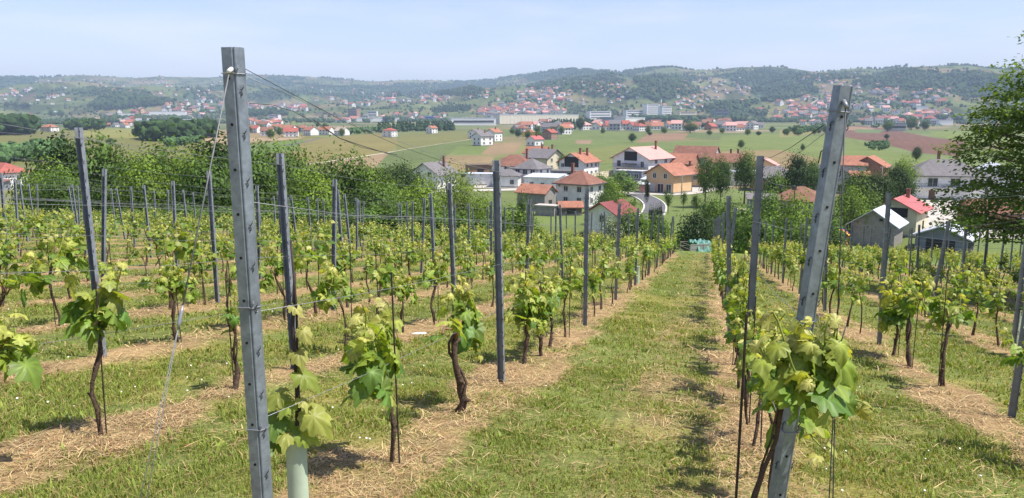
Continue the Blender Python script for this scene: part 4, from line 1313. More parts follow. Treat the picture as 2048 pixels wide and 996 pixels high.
def house(name, label, px, py, w, d, h, roof, rh, wall, rmat, yaw=0, ridge='x', wins=(), chim=((.25, .2),), ov=.5, cat='house', group=None, Y=None, frame='frame', extra=None):
    """wins: (face, u, z, width, height, kind)"""
    p = hit(px, py) if Y is None else xat(px, Y)
    c = Vector((p.x, p.y, p.z))
    t = empty(name, c, math.radians(yaw))
    tag(t, label, cat, group)
    wall_mesh(roof, w, d, h, rh, ridge).build('wall', M[wall], t)
    r = roof_mesh(roof, w, d, h + .004, rh, ov, ridge=ridge).build('roof', M[rmat], t)
    m = MB()
    for f, L in (('F', w), ('R', d), ('L', d)): facebox(m, w, d, f, 0, -.3, L + .06, 1.5, .06, .0)
    m.build('plinth', M['block'], t)
    if roof in ('gable', 'hip') and cat == 'house':
        m = MB()
        sides = (('F', w), ('R', d), ('L', d)) if roof == 'hip' else ((('F', w),) if ridge == 'x' else (('R', d), ('L', d)))
        for f, L in sides:
            k = rh / ((d if f == 'F' else w) / 2) * ov * (1.0 if roof == 'gable' else .5)
            facebox(m, w, d, f, 0, h - k + .02, L + 2 * ov, .14, .14, ov + .08)
            facebox(m, w, d, f, L / 2 - .12, (h - k) / 2, .10, h - k, .10, .09)
        m.build('gutter', M['rail'], r)
    for cx, cy in chim:
        m = MB()
        zz = h + rh * .35
        m.box((cx * w, cy * d, zz + rh * .55), (.6, .6, rh * 1.1 + .7))
        m.box((cx * w, cy * d, zz + rh * 1.1 + .40), (.76, .76, .14))
        m.build('chimney', M['rbrown'], r)
    for wn in wins:
        f, u, z, bw, bh = wn[:5]
        kd = wn[5] if len(wn) > 5 else 'win'
        if kd == 'win':
            m = MB()
            for s in (-1, 1):
                facebox(m, w, d, f, u + s * (bw / 2 + .05), z, .14, bh + .24, .16, .02)
                facebox(m, w, d, f, u, z + s * (bh / 2 + .05), bw - .05, .14, .16, .02)
            facebox(m, w, d, f, u, z, .07, bh - .05, .10, .02)
            fo = m.build('window', M[frame], t)
            m = MB(); facebox(m, w, d, f, u, z, bw, bh, .06, .01)
            m.build('pane', M['glass'], fo)
        elif kd in ('door', 'garage', 'dark'):
            m = MB(); facebox(m, w, d, f, u, z, bw, bh, .12, .02)
            m.build('door' if kd != 'dark' else 'opening', M[{'door': 'door', 'garage': 'frame', 'dark': 'dark'}[kd]], t)
        elif kd == 'balcony':
            m = MB(); facebox(m, w, d, f, u, z, bw, .18, 1.3, .66)
            bo = m.build('balcony', M['greyr'], t)
            m = MB()
            facebox(m, w, d, f, u, z + 1.0, bw, .08, .06, 1.28)
            n = int(bw / .35)
            for i in range(n + 1): facebox(m, w, d, f, u - bw / 2 + bw * i / n, z + .52, .05, .95, .05, 1.28)
            m.build('railing', M['rail'], bo)
        elif kd == 'awning':
            m = MB(); facebox(m, w, d, f, u, z, bw, .14, bh, bh / 2 + .01)
            m.build('awning', M['rgrey'], t)
    if extra: extra(t)
    return t
def grid(f, us, zs, w=1.1, h=1.25): return [(f, u, z, w, h) for u in us for z in zs]

house('house', 'white gabled house with dark eaves and a grey roof behind acacia trees', 868, 377, 8.5, 11, 4.6, 'gable', 2.9, 'white', 'rgrey', -24, 'y', grid('F', (-1.8, 1.8), (4.4,), 1.2, 1.3) + grid('F', (-2, 0, 2), (1.6,)) + grid('R', (-3, 0, 3), (1.8,)), ov=.8)
house('ruined_shed', 'ruined brown flat shed behind the acacia, tan end wall', 958, 350, 8.5, 7, 3.6, 'flat', 0, 'brick', 'timber', 12, wins=[('F', 0, 1.4, 2.2, 1.8, 'dark')], chim=(), cat='shed')
house('garage_row', 'long low white garage right of the acacia trees', 968, 370, 10, 5, 3.4, 'flat', 0, 'white', 'rwhite', -8, wins=[('F', -2.5, 1.2, 2.4, 2.2, 'garage'), ('F', 2.5, 1.2, 2.4, 2.2, 'garage')], chim=(), ov=.2, cat='garage')
house('house', 'wide house with a brown hipped roof above a white ground floor', 1030, 360, 12.5, 9, 5.0, 'hip', 3.2, 'white', 'rbrown', -22, wins=grid('F', (-4, -1, 2), (4.0,), 1.7, 1.2) + grid('F', (-4, 3), (1.5,)) + grid('R', (-2, 2), (4.0, 1.5)), chim=((.3, .1),), ov=.7)
house('annexe', 'small white annexe with a grey hip roof in front of the brown hipped house', 1014, 374, 7.5, 6, 3.6, 'hip', 1.6, 'white', 'rgrey', -10, wins=grid('F', (-2, 2), (1.7,)), chim=(), cat='annexe')
house('house', 'grey roofed white house with a polygonal turret end', 1064, 370, 8.4, 8, 5.2, 'hip', 2.8, 'white', 'rgrey', -32, wins=grid('F', (-2.6, 0, 2.6), (4.2,), 1.5, 1.4) + grid('F', (-2.4, 2.4), (1.4,), 1.2, 2.0) + grid('R', (-2, 2), (4.2, 1.5)), chim=(), ov=.6)
house('house', 'dark gabled house with one orange roof slope and yellowish wall', 1088, 341, 10.5, 11, 5.2, 'gable', 2.8, 'cream', 'rgrey', -38, 'x', grid('R', (-2.5, 2.5), (1.6, 4.2)), chim=((-.2, .15), (.25, .15)), ov=.8)
house('house', 'small orange roof behind the dark gabled house', 1075, 333, 9, 7, 5.6, 'gable', 2.4, 'brick', 'rorange', -30, chim=())
house('garage', 'flat white roofed garage building with grey doors in the paved yard', 1090, 378, 9.5, 8.5, 3.5, 'shed', .5, 'white', 'rwhite', -20, wins=[('F', -2.6, 1.2, 1.1, 2.1, 'door'), ('F', 0.6, 1.6, 1.0, 1.0), ('R', -1, 1.3, 1.4, 2.2, 'garage'), ('R', 2.2, 1.3, 1.2, 2.2, 'garage')], chim=(), ov=.4, cat='garage')
house('carport', 'grey flat roofed annexe beside the white garage building', 1117, 372, 4.5, 5, 3.0, 'flat', 0, 'greyr', 'rwhite', -20, wins=[('F', 0, 1.1, 1.0, 2.0, 'garage')], chim=(), cat='carport')
house('house', 'white house with a bright orange gable roof and dark grey gable wall', 1158, 353, 9.5, 10.5, 5.3, 'gable', 2.7, 'white', 'rorange', -34, 'y',
      [('F', 0, 5.2, 5.4, 3.4, 'dark')] + grid('R', (-3, 0, 3), (4.1, 1.5)) + grid('F', (-3.4,), (4.0, 1.5)), chim=((.1, -.1), (.2, .2)), ov=.8)
house('carport', 'dark flat roofed carport joined to the orange gabled white house', 1130, 360, 9, 5, 3.0, 'flat', 0, 'slate', 'rgrey', -20, wins=[('F', 0, 1.3, 6.5, 2.4, 'dark')], chim=(), cat='carport')
house('barn', 'grey block barn with an orange gable roof beside the hip roofed house', 1073, 419, 7.0, 5.0, 4.0, 'gable', 1.5, 'block', 'rorange', -32, 'x', [('R', 0, 1.2, 1.4, 2.2, 'dark')], chim=(), cat='barn')
house('shed', 'small flat roofed concrete shed in front of the grey barn', 1094, 431, 4.2, 2.6, 2.1, 'flat', 0, 'block', 'concrete', -24, wins=[('R', 0, 1.0, .9, 1.7, 'dark')], chim=(), ov=.25, cat='shed')
house('house', 'square two storey whitewashed house with a brown hip roof', 1160, 412, 8.4, 7.2, 5.6, 'hip', 2.6, 'white', 'rbrown', 0, wins=grid('F', (-1.6, 2.0), (4.2, 1.7), 1.1, 1.2) + [('F', -3.4, 4.9, .5, .6)] + grid('R', (-2.0, 1.6), (4.2, 1.7), 1.1, 1.2), chim=((-.28, .05),), ov=.75).rotation_euler.z = math.radians(-37)
house('shed', 'low timber shed with an orange tiled roof below the hip roofed house', 1140, 430, 4.6, 2.6, 1.9, 'gable', .9, 'timber', 'rorange', 4, 'x', [('F', 0, .9, 1.8, 1.2, 'dark')], chim=(), ov=.4, cat='shed')
house('house', 'low white house with a dark red roof just beyond the vine rows', 1222, 470, 5.2, 6.4, 4.4, 'gable', 1.5, 'white', 'rmaroon', -38, 'y', grid('F', (0,), (3.2,), .9, 1.2), chim=(), ov=.9)
house('house', 'large three storey house with a pink roof and dark glazed gable', 1285, 353, 14, 15, 6.6, 'gable', 3.4, 'white', 'rpink', -42, 'y',
      [('F', 0, 7.2, 5.0, 3.0, 'dark'), ('F', -4.6, 4.6, 1.4, 2.0), ('F', 4.6, 4.6, 1.2, 1.8), ('F', 0, 4.7, 5.0, 1.6, 'awning'), ('F', 0, 3.6, 12.5, .2, 'balcony'), ('F', 0, 1.6, 11, 2.6, 'dark'), ('R', -3, 5.6, 1.6, 1.6), ('R', 3, 5.6, 1.6, 1.6), ('R', 0, 3.6, 12, 3.0, 'awning'), ('R', 0, 1.6, 8, 2.4, 'dark')], chim=((.15, .3),), ov=.9)
house('terrace_annexe', 'dark flat roofed terrace in front of the pink roofed house', 1262, 360, 9, 5, 3.0, 'flat', 0, 'slate', 'greyr', -30, wins=grid('F', (-2.8, 0, 2.8), (1.5,), 1.4, 1.4), chim=(), ov=.2, cat='annexe')
house('barn', 'long brown roofed barn behind the orange roofs', 1392, 338, 16, 10, 5.0, 'gable', 3.8, 'greyr', 'rbrown', -30, 'x', chim=(), cat='barn')
house('house', 'orange roofed house squeezed between the peach house and the brown barn', 1356, 352, 12, 9, 4.6, 'gable', 3.0, 'brick', 'rorange', -28, 'x', chim=())
house('house', 'low orange roofed wing with a dark chimney right of the peach house', 1384, 372, 8.5, 7, 4.0, 'hip', 2.0, 'peach', 'rorange', -26, wins=grid('F', (-1.6, 1.6), (2.8,)) , chim=((-.1, .0),))
house('house', 'peach house with an orange roof and white garage doors', 1338, 384, 9.0, 8.4, 5.2, 'gable', 2.5, 'peach', 'rorange', -48, 'y',
      [('F', -2.6, 1.3, 2.0, 2.3, 'garage'), ('F', .3, 1.3, 2.0, 2.3), ('F', 3.0, 1.3, 1.6, 2.3), ('F', -1.8, 4.6, 1.1, 1.3), ('F', 1.8, 4.6, 1.1, 1.3)], chim=(), ov=.8)
house('shed', 'tiny pink shed with a white roof beside the peach house', 1288, 386, 2.4, 2.4, 2.3, 'shed', .3, 'pink', 'rwhite', -20, chim=(), ov=.3, cat='shed')
house('shed', 'small grey sheet roofed shed behind the pink shed', 1297, 377, 3.0, 4.0, 2.6, 'shed', .5, 'greyr', 'rwhite', -30, chim=(), ov=.3, cat='shed')
house('house', 'brown roofed house half hidden behind the street trees', 1452, 352, 12, 9, 5.0, 'gable', 2.6, 'cream', 'rbrown', -20, 'x', grid('F', (-3, 0, 3), (1.6, 4.0)), chim=((.1, .1), (.3, .1)))
house('house', 'plain white building behind the street trees', 1490, 371, 9, 7, 4.2, 'flat', 0, 'white', 'rwhite', -10, wins=grid('F', (-3, 3), (2.0,)), chim=(), ov=.2)
house('house', 'small pale house with a pink roof behind the dark street post', 1528, 357, 8, 7, 4.6, 'gable', 2.0, 'peach', 'rpink', -25, 'y', grid('F', (0,), (3.6,)), chim=())
house('house', 'brown walled house under a wide grey roof left of the round tree', 1546, 380, 12.5, 9, 3.9, 'hip', 2.8, 'brick', 'rgrey', -16, wins=grid('F', (-4, -1, 2, 5), (1.8,)), chim=(), ov=.9)
house('house', 'white gabled house with a blue grey ground floor behind the leaning post', 1652, 384, 10.5, 9, 5.2, 'gable', 2.6, 'greyr', 'rgrey', -14, 'y', [('F', -3, 3.9, 1.4, 1.5), ('F', -1, 3.0, 7, .2, 'balcony'), ('F', -3, 1.4, 2.2, 2.2, 'garage'), ('F', 0, 1.5, 1.4, 1.8), ('F', 3, 1.5, 1.4, 1.8)], chim=(), ov=.9)
house('house', 'dark red block house with an orange gable roof right of the leaning post', 1738, 362, 10, 10.5, 5.0, 'gable', 2.9, 'brick', 'rorange', -34, 'y', chim=(), ov=.7)
house('house', 'orange roof just right of the leaning post', 1700, 362, 8.5, 8, 5.4, 'gable', 2.6, 'greyr', 'rorange', -20, 'x', chim=())
house('shed', 'small lean-to with an orange tiled roof in front of the dark red house', 1718, 372, 5, 4, 3.0, 'shed', 1.2, 'brick', 'rorange', -20, chim=(), cat='shed')
house('house', 'low house with a broad brown hip roof beyond the right vine rows', 1598, 424, 10.5, 9, 3.0, 'hip', 2.6, 'cream', 'rbrown', -30, wins=grid('F', (-2.5, 2.5), (1.5,)), chim=(), ov=.8)
house('shed', 'grey flat roofed shed left of the broad brown hip roof', 1522, 425, 5.6, 5, 3.0, 'shed', .8, 'slate', 'rgrey', -12, wins=[('F', .8, 1.2, 1.6, 2.0, 'dark')], chim=(), cat='shed')
house('house', 'big two storey pale house with a grey hip roof and long balcony', 1880, 396, 17, 11, 6.2, 'hip', 3.6, 'white', 'rgrey', -12,
      wins=[('F', -3.6, 4.4, 2.2, 2.0), ('F', 1.5, 4.4, 2.2, 2.0), ('F', 5.5, 4.4, 1.4, 1.6), ('F', -.5, 3.1, 15.5, .2, 'balcony'), ('F', -3.6, 1.3, 1.4, 2.3, 'door'), ('F', 3, 1.3, 2.6, 2.3, 'garage')], chim=((-.05, .1), (.2, .1)), ov=.8)
house('house', 'white gabled wing seen through the big tree at right', 1985, 392, 13, 12, 5.4, 'gable', 3.0, 'white', 'rwhite', -20, 'y', grid('F', (-3, 3), (4.2, 1.6), 1.6, 1.6), chim=())
house('house', 'low brick house behind the branches of the big tree at right', 1985, 455, 10, 8, 3.2, 'gable', 2.0, 'brick', 'rbrown', -12, 'x', grid('F', (-3, 3), (1.7,)), chim=())
house('barn', 'grey block barn with a pale blue sheet metal roof beyond the vines', 1752, 486, 6.6, 7.2, 3.6, 'gable', 2.2, 'block', 'rwhite', -36, 'y', [('F', 1.2, 4.3, .5, .4, 'dark')], chim=(), ov=.7, cat='barn')
house('barn', 'beige barn with a bright red sheet metal roof', 1796, 466, 7.4, 9.5, 4.6, 'gable', 1.9, 'cream', 'rredm', -38, 'y', [('R', 1, 1.3, 1.0, 2.2, 'dark'), ('F', 0, 4.2, 4.5, 1.6, 'dark')], chim=((.1, .2),), ov=.8, cat='barn')
house('open_shelter', 'pale metal roofed shelter in shade under the big tree', 1888, 500, 7.2, 6.0, 2.5, 'gable', 1.5, 'slate', 'rwhite', -40, 'y', [('F', 0, 1.0, 4, 1.9, 'dark'), ('R', 0, 1.0, 4, 1.9, 'dark')], chim=(), ov=.8, cat='shelter')
house('house', 'red roofed house with white and grey walls at the left edge', 12, 373, 12.5, 9, 4.4, 'hip', 2.6, 'white', 'rred', -34, wins=[('F', -2, 1.7, 1.4, 1.4), ('F', 2, 1.7, 1.4, 1.4), ('R', 0, 1.7, 1.0, 1.2)], chim=(), ov=.6)
house('shed', 'low slate shed in front of the red roofed house at left', -8, 381, 6, 4, 2.2, 'shed', .6, 'slate', 'rbrown', -10, chim=(), cat='shed')
# houses standing out in the fields
FG = 'houses out in the fields'
for (nm, px, py, w, d, h, rf, rh, wl, rm, yaw, rd) in [
    ('white house alone in the fields with a dull red roof', 780, 274, 11, 9, 6.2, 'hip', 2.2, 'white', 'rred', -30, 'x'),
    ('white house with an orange roof below the conifer row', 864, 267, 9, 9, 6.0, 'gable', 2.6, 'white', 'rorange', -40, 'y'),
    ('pale flat gabled house left of the pair with the orange roof', 953, 277, 11, 10, 5.6, 'gable', 2.4, 'white', 'rgrey', -36, 'y'),
    ('tall white house with an orange gable roof beside the grey one', 988, 283, 9, 10, 7.2, 'gable', 2.6, 'white', 'rorange', -36, 'y'),
    ('blue grey sided house nearest the tan field', 966, 291, 8.5, 10, 6.2, 'gable', 2.2, 'white', 'rgrey', -50, 'y'),
    ('small white house with a bright red roof above the village', 1070, 292, 7.5, 8, 4.4, 'gable', 2.0, 'white', 'rredm', -46, 'y'),
    ('red brown brick house with white gable at the foot of the cluster', 1100, 279, 9.5, 9, 6.0, 'gable', 2.8, 'brick', 'rred', -40, 'y'),
    ('house with a yellow porch and orange roof above the green field', 1058, 273, 12, 9, 4.4, 'hip', 2.6, 'yellow', 'rorange', -10, 'x'),
    ('red roofed white house on the left fields', 100, 263, 16, 12, 5.4, 'hip', 3.4, 'white', 'rorange', -18, 'x'),
    ('low dark roofed barn left of the fields clump', 213, 254, 14, 8, 4, 'gable', 3.0, 'timber', 'rbrown', 10, 'x'),
    ('house with a red roof right of the left clump of woodland', 250, 256, 12, 9, 5, 'gable', 3.2, 'white', 'rorange', -20, 'y'),
    ('small pale house between the two left clumps', 232, 254, 9, 8, 4.4, 'gable', 2.4, 'white', 'rgrey', -30, 'y'),
    ('lone dark red house above the left fields', 60, 232, 14, 10, 5, 'hip', 3.5, 'cream', 'rbrown', -20, 'x'),
    ('small white house among trees on the left slope', 112, 227, 12, 9, 5, 'gable', 2.6, 'white', 'rwhite', -10, 'x')]:
    wn = grid('F', (-w * .25, w * .25), (1.7, 4.2) if h > 5 else (1.7,), 1.2, 1.3) + grid('R', (-d * .25, d * .25), (1.7, 4.2) if h > 5 else (1.7,), 1.2, 1.3)
    house('house', nm, px, py, w, d, h, rf, rh, wl, rm, yaw, rd, wn, chim=((.1, .1),), group=FG)
for (px, py, w, h, rm, yaw) in sorted([(510, 266, 12, 5, 'rred', -20), (535, 272, 11, 5, 'rbrown', 5), (556, 262, 13, 5.5, 'rorange', -15), (578, 268, 15, 6, 'rorange', -20), (583, 274, 12, 5, 'rred', 10), (608, 264, 10, 5, 'rorange', -30),
                                (622, 271, 13, 5.4, 'rorange', -44), (653, 270, 13, 5.2, 'rorange', -24), (684, 271, 12, 4.6, 'rtan', -35), (560, 250, 10, 6, 'rred', -10), (540, 248, 11, 7, 'rbrown', -20), (518, 250, 11, 6, 'rorange', 0)]):
    RK = globals().get('RK', -1) + 1
    nm = '%s house from the left in the row beyond the tall left post, %s roof' % (ORD[RK], {'rred': 'red', 'rbrown': 'brown', 'rorange': 'orange', 'rtan': 'tan'}[rm])
    house('house', nm, px, py, w, 9, h, 'gable', 3.0, 'white', rm, yaw, 'x', grid('F', (-w * .28, 0, w * .28), (1.7, 4.2)), chim=((.15, .1),), group='houses in the roadside row right of the tall left post')

# ------------------------------------------------------------------ the far town
def far_house_mesh(wall, rmat, w, d, h, rh, kind):
    m = MB()
    a = wall_mesh(kind, w, d, h, rh, 'x', 2.5); m.add(a.v, a.f, 0)
    b = roof_mesh(kind, w, d, h + .02, rh, .7, .3); m.add(b.v, b.f, 1)
    for f, L in (('F', w), ('R', d), ('L', d)):
        n = max(2, int(L / 3.2))
        for i in range(n):
            for z in ((1.8, 4.6) if h > 5 else (1.8,)):
                facebox(m, w, d, f, (i + .5) / n * L - L / 2, z, 1.3, 1.4, .1, .03, 2)
    return m.mesh('house', [M[wall], M[rmat], M['glass']])
FHV = {}
for i, (wl, rm) in enumerate([('white', 'rorange'), ('white', 'rred'), ('cream', 'rorange'), ('white', 'rbrown'), ('brick', 'rred'), ('white', 'rgrey'), ('peach', 'rbrown'), ('greyr', 'rgrey'), ('white', 'rpink')]):
    FHV[i] = [far_house_mesh(wl, rm, 10, 9, 6.2, 3.0, 'gable'), far_house_mesh(wl, rm, 12, 10, 6.0, 3.4, 'hip'), far_house_mesh(wl, rm, 14, 9, 4.2, 3.4, 'gable')]
RNAME = ['orange', 'red', 'orange', 'brown', 'red', 'grey', 'brown', 'grey', 'pink']
WNAME = ['white', 'white', 'cream', 'white', 'brick', 'white', 'peach', 'grey', 'white']
CLUSTERS = [   # phrase, count, outline, size
    ('among the factory sheds at left', 36, [(170, 246), (200, 230), (300, 218), (400, 222), (436, 240), (300, 250), (210, 254)], 1.0),
    ('above the factory sheds at left', 20, [(320, 206), (440, 200), (450, 222), (330, 222)], 1.0),
    ('in the village right of the tall left post', 16, [(490, 242), (560, 236), (570, 250), (500, 262)], 1.0),
    ('in the ridge village above the round wood', 36, [(470, 212), (600, 212), (620, 222), (480, 221)], 1.0),
    ('on the slope above the dark red block', 36, [(600, 206), (690, 186), (860, 190), (930, 204), (840, 208), (660, 214)], 1.0),
    ('beside the dark red block', 14, [(645, 240), (700, 236), (860, 226), (940, 232), (870, 242), (680, 246)], 1.0),
    ('in the crowded quarter behind the cream factory', 80, [(955, 226), (1000, 212), (1110, 208), (1130, 230), (980, 238)], 1.0),
    ('on the hillside above the cream factory', 22, [(1020, 196), (1060, 176), (1130, 190), (1120, 206), (1040, 208)], 1.0),
    ('in the cluster in front of the cream factory', 24, [(1028, 258), (1090, 247), (1150, 254), (1120, 274), (1040, 268)], 1.0),
    ('along the edge of the fields below the town', 26, [(1150, 256), (1300, 254), (1400, 258), (1390, 265), (1290, 262), (1160, 263)], 1.05),
    ('by the road right of the town blocks', 16, [(1400, 262), (1430, 246), (1530, 256), (1500, 264)], 1.1),
    ('in the right part of town', 90, [(1500, 222), (1640, 214), (1900, 228), (1920, 250), (1740, 252), (1560, 250)], 1.0),
    ('on the slope above the right part of town', 34, [(1540, 206), (1640, 192), (1700, 210), (1880, 198), (1900, 216), (1560, 222)], 1.0),
]
def place_far_houses():
    rng = np.random.default_rng(21)
    sp = []
    for ph, n, poly, size in CLUSTERS:
        xs, ys = [p[0] for p in poly], [p[1] for p in poly]
        put, tries = [], 0
        while len(put) < n and tries < n * 60:
            tries += 1
            px, py = rng.uniform(min(xs), max(xs)), rng.uniform(min(ys), max(ys))
            if not inpoly(np.array([px]), np.array([py]), poly)[0]: continue
            p = hit(px, py)
            if any((p - q).length < 14 for q in put): continue
            put.append(p)
            k = rng.choice(9, p=[.14, .13, .08, .20, .05, .15, .06, .09, .10])
            me = FHV[k][rng.integers(3)]
            sp.append((p.length, p, me, math.radians(rng.choice([-25, -30, 60, 20, -60, 5]) + rng.normal() * 12), size * rng.uniform(.95, 1.35) * (1 + .36 * float(ss(1300, 2500, p.length))), k, ph))
    sp.sort(key=lambda q: q[0])
    vv, ff, mi, mats, b = [], [], [], [], 0
    for i, (dist, p, me, rz, s, k, ph) in enumerate(sp):
        if i < 205:
            o = mobj('house', me, None, p)
            o.rotation_euler = (0, 0, rz)
            o.scale = (s, s, s)
            tag(o, 'small %s house with %s %s roof %s' % (WNAME[k], 'an' if RNAME[k] == 'orange' else 'a', RNAME[k], ph), 'house', 'houses ' + ph)
            continue
        R = Matrix.Translation(p) @ Matrix.Rotation(rz, 4, 'Z') @ Matrix.Scale(s, 4)
        for q in me.materials:
            if q not in mats: mats.append(q)
        vv += [tuple(R @ q.co) for q in me.vertices]
        for q in me.polygons:
            ff.append(tuple(j + b for j in q.vertices)); mi.append(mats.index(me.materials[q.material_index]))
        b = len(vv)
    o = mobj('distant_houses', arr_mesh('distant_houses', vv, ff, None, mats, False, mi))
    tag(o, 'crowd of tiny red roofed houses in the most distant quarters', 'houses', None, 'stuff')
    # specks of houses scattered over the hills
    tv = np.array([(-.5, -.5, -.3), (.5, -.5, -.3), (.5, .5, -.3), (-.5, .5, -.3), (-.5, -.5, .6), (.5, -.5, .6), (.5, .5, .6), (-.5, .5, .6)])
    P, sc, R, C = [], [], [], []
    for poly, n in [([(0, 182), (80, 160), (430, 158), (430, 200), (200, 196), (20, 208)], 60), ([(1040, 196), (1120, 160), (1260, 176), (1260, 206), (1100, 206)], 50), ([(1260, 212), (1330, 160), (1480, 150), (1520, 200), (1380, 222)], 60),
                    ([(1540, 180), (1640, 150), (1900, 160), (1900, 196), (1600, 200)], 50), ([(560, 186), (700, 162), (1010, 162), (1010, 200), (700, 190)], 40)]:
        xs, ys = [p[0] for p in poly], [p[1] for p in poly]
        for _ in range(n):
            q = (rng.uniform(min(xs), max(xs)), rng.uniform(min(ys), max(ys)))
            if not inpoly(np.array([q[0]]), np.array([q[1]]), poly)[0]: continue
            p = hit(*q)
            for j in range(rng.integers(1, 4)):
                x, y = p.x + rng.normal() * 40 * (j > 0), p.y + rng.normal() * 60 * (j > 0)
                P.append((x, y, Hs(x, y) + 3)); sc.append((12, 11, 7)); R.append(rng.uniform(0, 3.1))
    P, sc, R = np.array(P), np.array(sc, float), rotz(np.array(R))
    wf = np.array([(0, 1, 5, 4), (1, 2, 6, 5), (2, 3, 7, 6), (3, 0, 4, 7)])
    v, f, c = scatter(tv, wf, P, R, sc, np.ones((len(P), 3)) * .62)
    rv = np.array([(-.58, -.58, .58), (.58, -.58, .58), (.58, .58, .58), (-.58, .58, .58), (-.5, 0, 1.08), (.5, 0, 1.08)])
    rf3 = np.array([(0, 1, 5, 4), (2, 3, 4, 5), (0, 4, 3, 3), (1, 2, 5, 5)])[:2]
    rc = np.array([(.40, .16, .10), (.30, .13, .09), (.45, .2, .12), (.22, .18, .16)])[rng.integers(0, 4, len(P))]
    v2, f2, c2 = scatter(rv, rf3, P, R, sc, rc)
    o = mobj('hillside_hamlets', arr_mesh('hillside_hamlets', np.concatenate([v, v2]), np.concatenate([f, f2 + len(v)]), np.concatenate([c, c2]), [M['wood']]))
    tag(o, 'tiny scattered hamlet houses speckling the far hills', 'houses', None, 'stuff')
place_far_houses()

def blockb(name, label, px0, px1, top, base, wall, roof='greyr', depth=None, yaw=0, floors=0, bays=0, cat='building', pil=None):
    p = hit((px0 + px1) / 2, base)
    D = p.y * math.cos(PITCH) - p.z * math.sin(PITCH)
    w, h = (px1 - px0) / F * D, (base - top) / F * D
    d = depth or max(10, w * .5)
    t = empty(name, p, math.radians(yaw))
    tag(t, label, cat)
    m = wall_mesh('flat', w, d, h, 0, base=3); m.build('wall', M[wall], t)
    m = MB(); m.box((0, 0, h + .5), (w + .8, d + .8, 1.0)); m.build('roof', M[roof], t)
    if floors:
        for k in range(floors):
            z = h * (k + .55) / floors
            m = MB(); facebox(m, w, d, 'F', 0, z, w * .9, h / floors * .34, .3, .02)
            s = m.build('window_strip', M['glass'], t)
            m = MB(); facebox(m, w, d, 'F', 0, z - h / floors * .22, w * .93, .25, .5, .1)
            m.build('sill', M['whitepaint'], s)
    if pil:
        m = MB()
        n = int(w / 8)
        for i in range(n + 1): facebox(m, w, d, 'F', i / n * w - w / 2, h * .5, 1.4, h, .5, .1)
        m.build('pilaster_row', M[pil], t)
    return t
blockb('factory', 'very long cream factory hall with pilasters in the valley', 990, 1152, 230, 247, 'creamw', 'rwhite', 60, 16, 0, 0, 'factory', 'creamw')
blockb('factory', 'low white factory hall left of the cream factory', 900, 988, 237, 250, 'white', 'rwhite', 60, 10, 1, 16, 'factory')
blockb('warehouse', 'long thin white shed roof right of the dark red block', 714, 797, 236, 243, 'white', 'rwhite', 50, 12, 0, 0, 'warehouse')
blockb('warehouse', 'blue fronted workshop between the white sheds', 838, 868, 233, 241, 'bluef', 'rwhite', 30, -3, 0, 0, 'warehouse')
blockb('apartment_block', 'dark red and white block standing left of the white sheds', 697, 720, 219, 235, 'brick', 'rred', 18, -30, 5, 4, 'apartment block')
blockb('office_block', 'small white office block above the long thin white shed', 736, 755, 223, 233, 'white', 'rwhite', 16, -5, 2, 5, 'office')
blockb('warehouse', 'dark blue grey warehouse beside the white hall in town', 1200, 1236, 235, 248, 'slate', 'slate', 40, -6, 0, 0, 'warehouse')
blockb('warehouse', 'bright white hall in the middle of town', 1236, 1281, 236, 250, 'white', 'rwhite', 40, 24, 0, 0, 'warehouse')
blockb('apartment_block', 'tall pale apartment slab behind the twin tower block', 1286, 1318, 209, 236, 'white', 'greyr', 20, 28, 7, 7, 'apartment block')
blockb('apartment_block', 'twin white tower block with vertical window strips', 1317, 1341, 214, 240, 'whitepaint', 'greyr', 18, 32, 8, 5, 'apartment block')
blockb('apartment_block', 'broad grey apartment row left of the towers', 1246, 1286, 221, 238, 'white', 'rwhite', 20, 24, 4, 9, 'apartment block')
blockb('office_block', 'white stepped office block behind the dark warehouse', 1172, 1222, 223, 238, 'white', 'greyr', 22, 26, 3, 10, 'office')
blockb('apartment_block', 'grey apartment block right of the twin towers', 1352, 1392, 224, 238, 'cream', 'rpink', 18, 25, 3, 8, 'apartment block')
blockb('office_block', 'dark grey stepped block by the valley road', 1428, 1456, 220, 238, 'slate', 'rred', 22, -12, 3, 6, 'office')
blockb('factory', 'long white shed with grey roof in the left cluster', 304, 370, 224, 235, 'white', 'rwhite', 40, 16, 0, 0, 'factory')
blockb('factory', 'red roofed white shed in the left cluster', 276, 338, 236, 245, 'white', 'rred', 30, 14, 0, 0, 'factory')
blockb('warehouse', 'white warehouse at the left end of the left cluster', 240, 268, 228, 242, 'white', 'rwhite', 30, 24, 1, 6, 'warehouse')
blockb('warehouse', 'low bright white shed at the right end of the left cluster', 350, 392, 239, 245, 'white', 'rwhite', 25, 14, 0, 0, 'warehouse')
blockb('apartment_block', 'white block of flats in the roadside village', 540, 560, 230, 240, 'white', 'greyr', 18, -10, 3, 5, 'apartment block')
blockb('greenhouse', 'pale green and white greenhouse by the right fields', 1876, 1902, 241, 250, 'whitepaint', 'rwhite', 14, -6, 0, 0, 'greenhouse')
blockb('warehouse', 'small white hall in the right part of town', 1828, 1852, 213, 219, 'white', 'rwhite', 24, -6, 0, 0, 'warehouse')
blockb('warehouse', 'grey walled workshop beside trees by the plowed field', 1776, 1808, 248, 262, 'greyr', 'rgrey', 14, -8, 1, 3, 'warehouse')
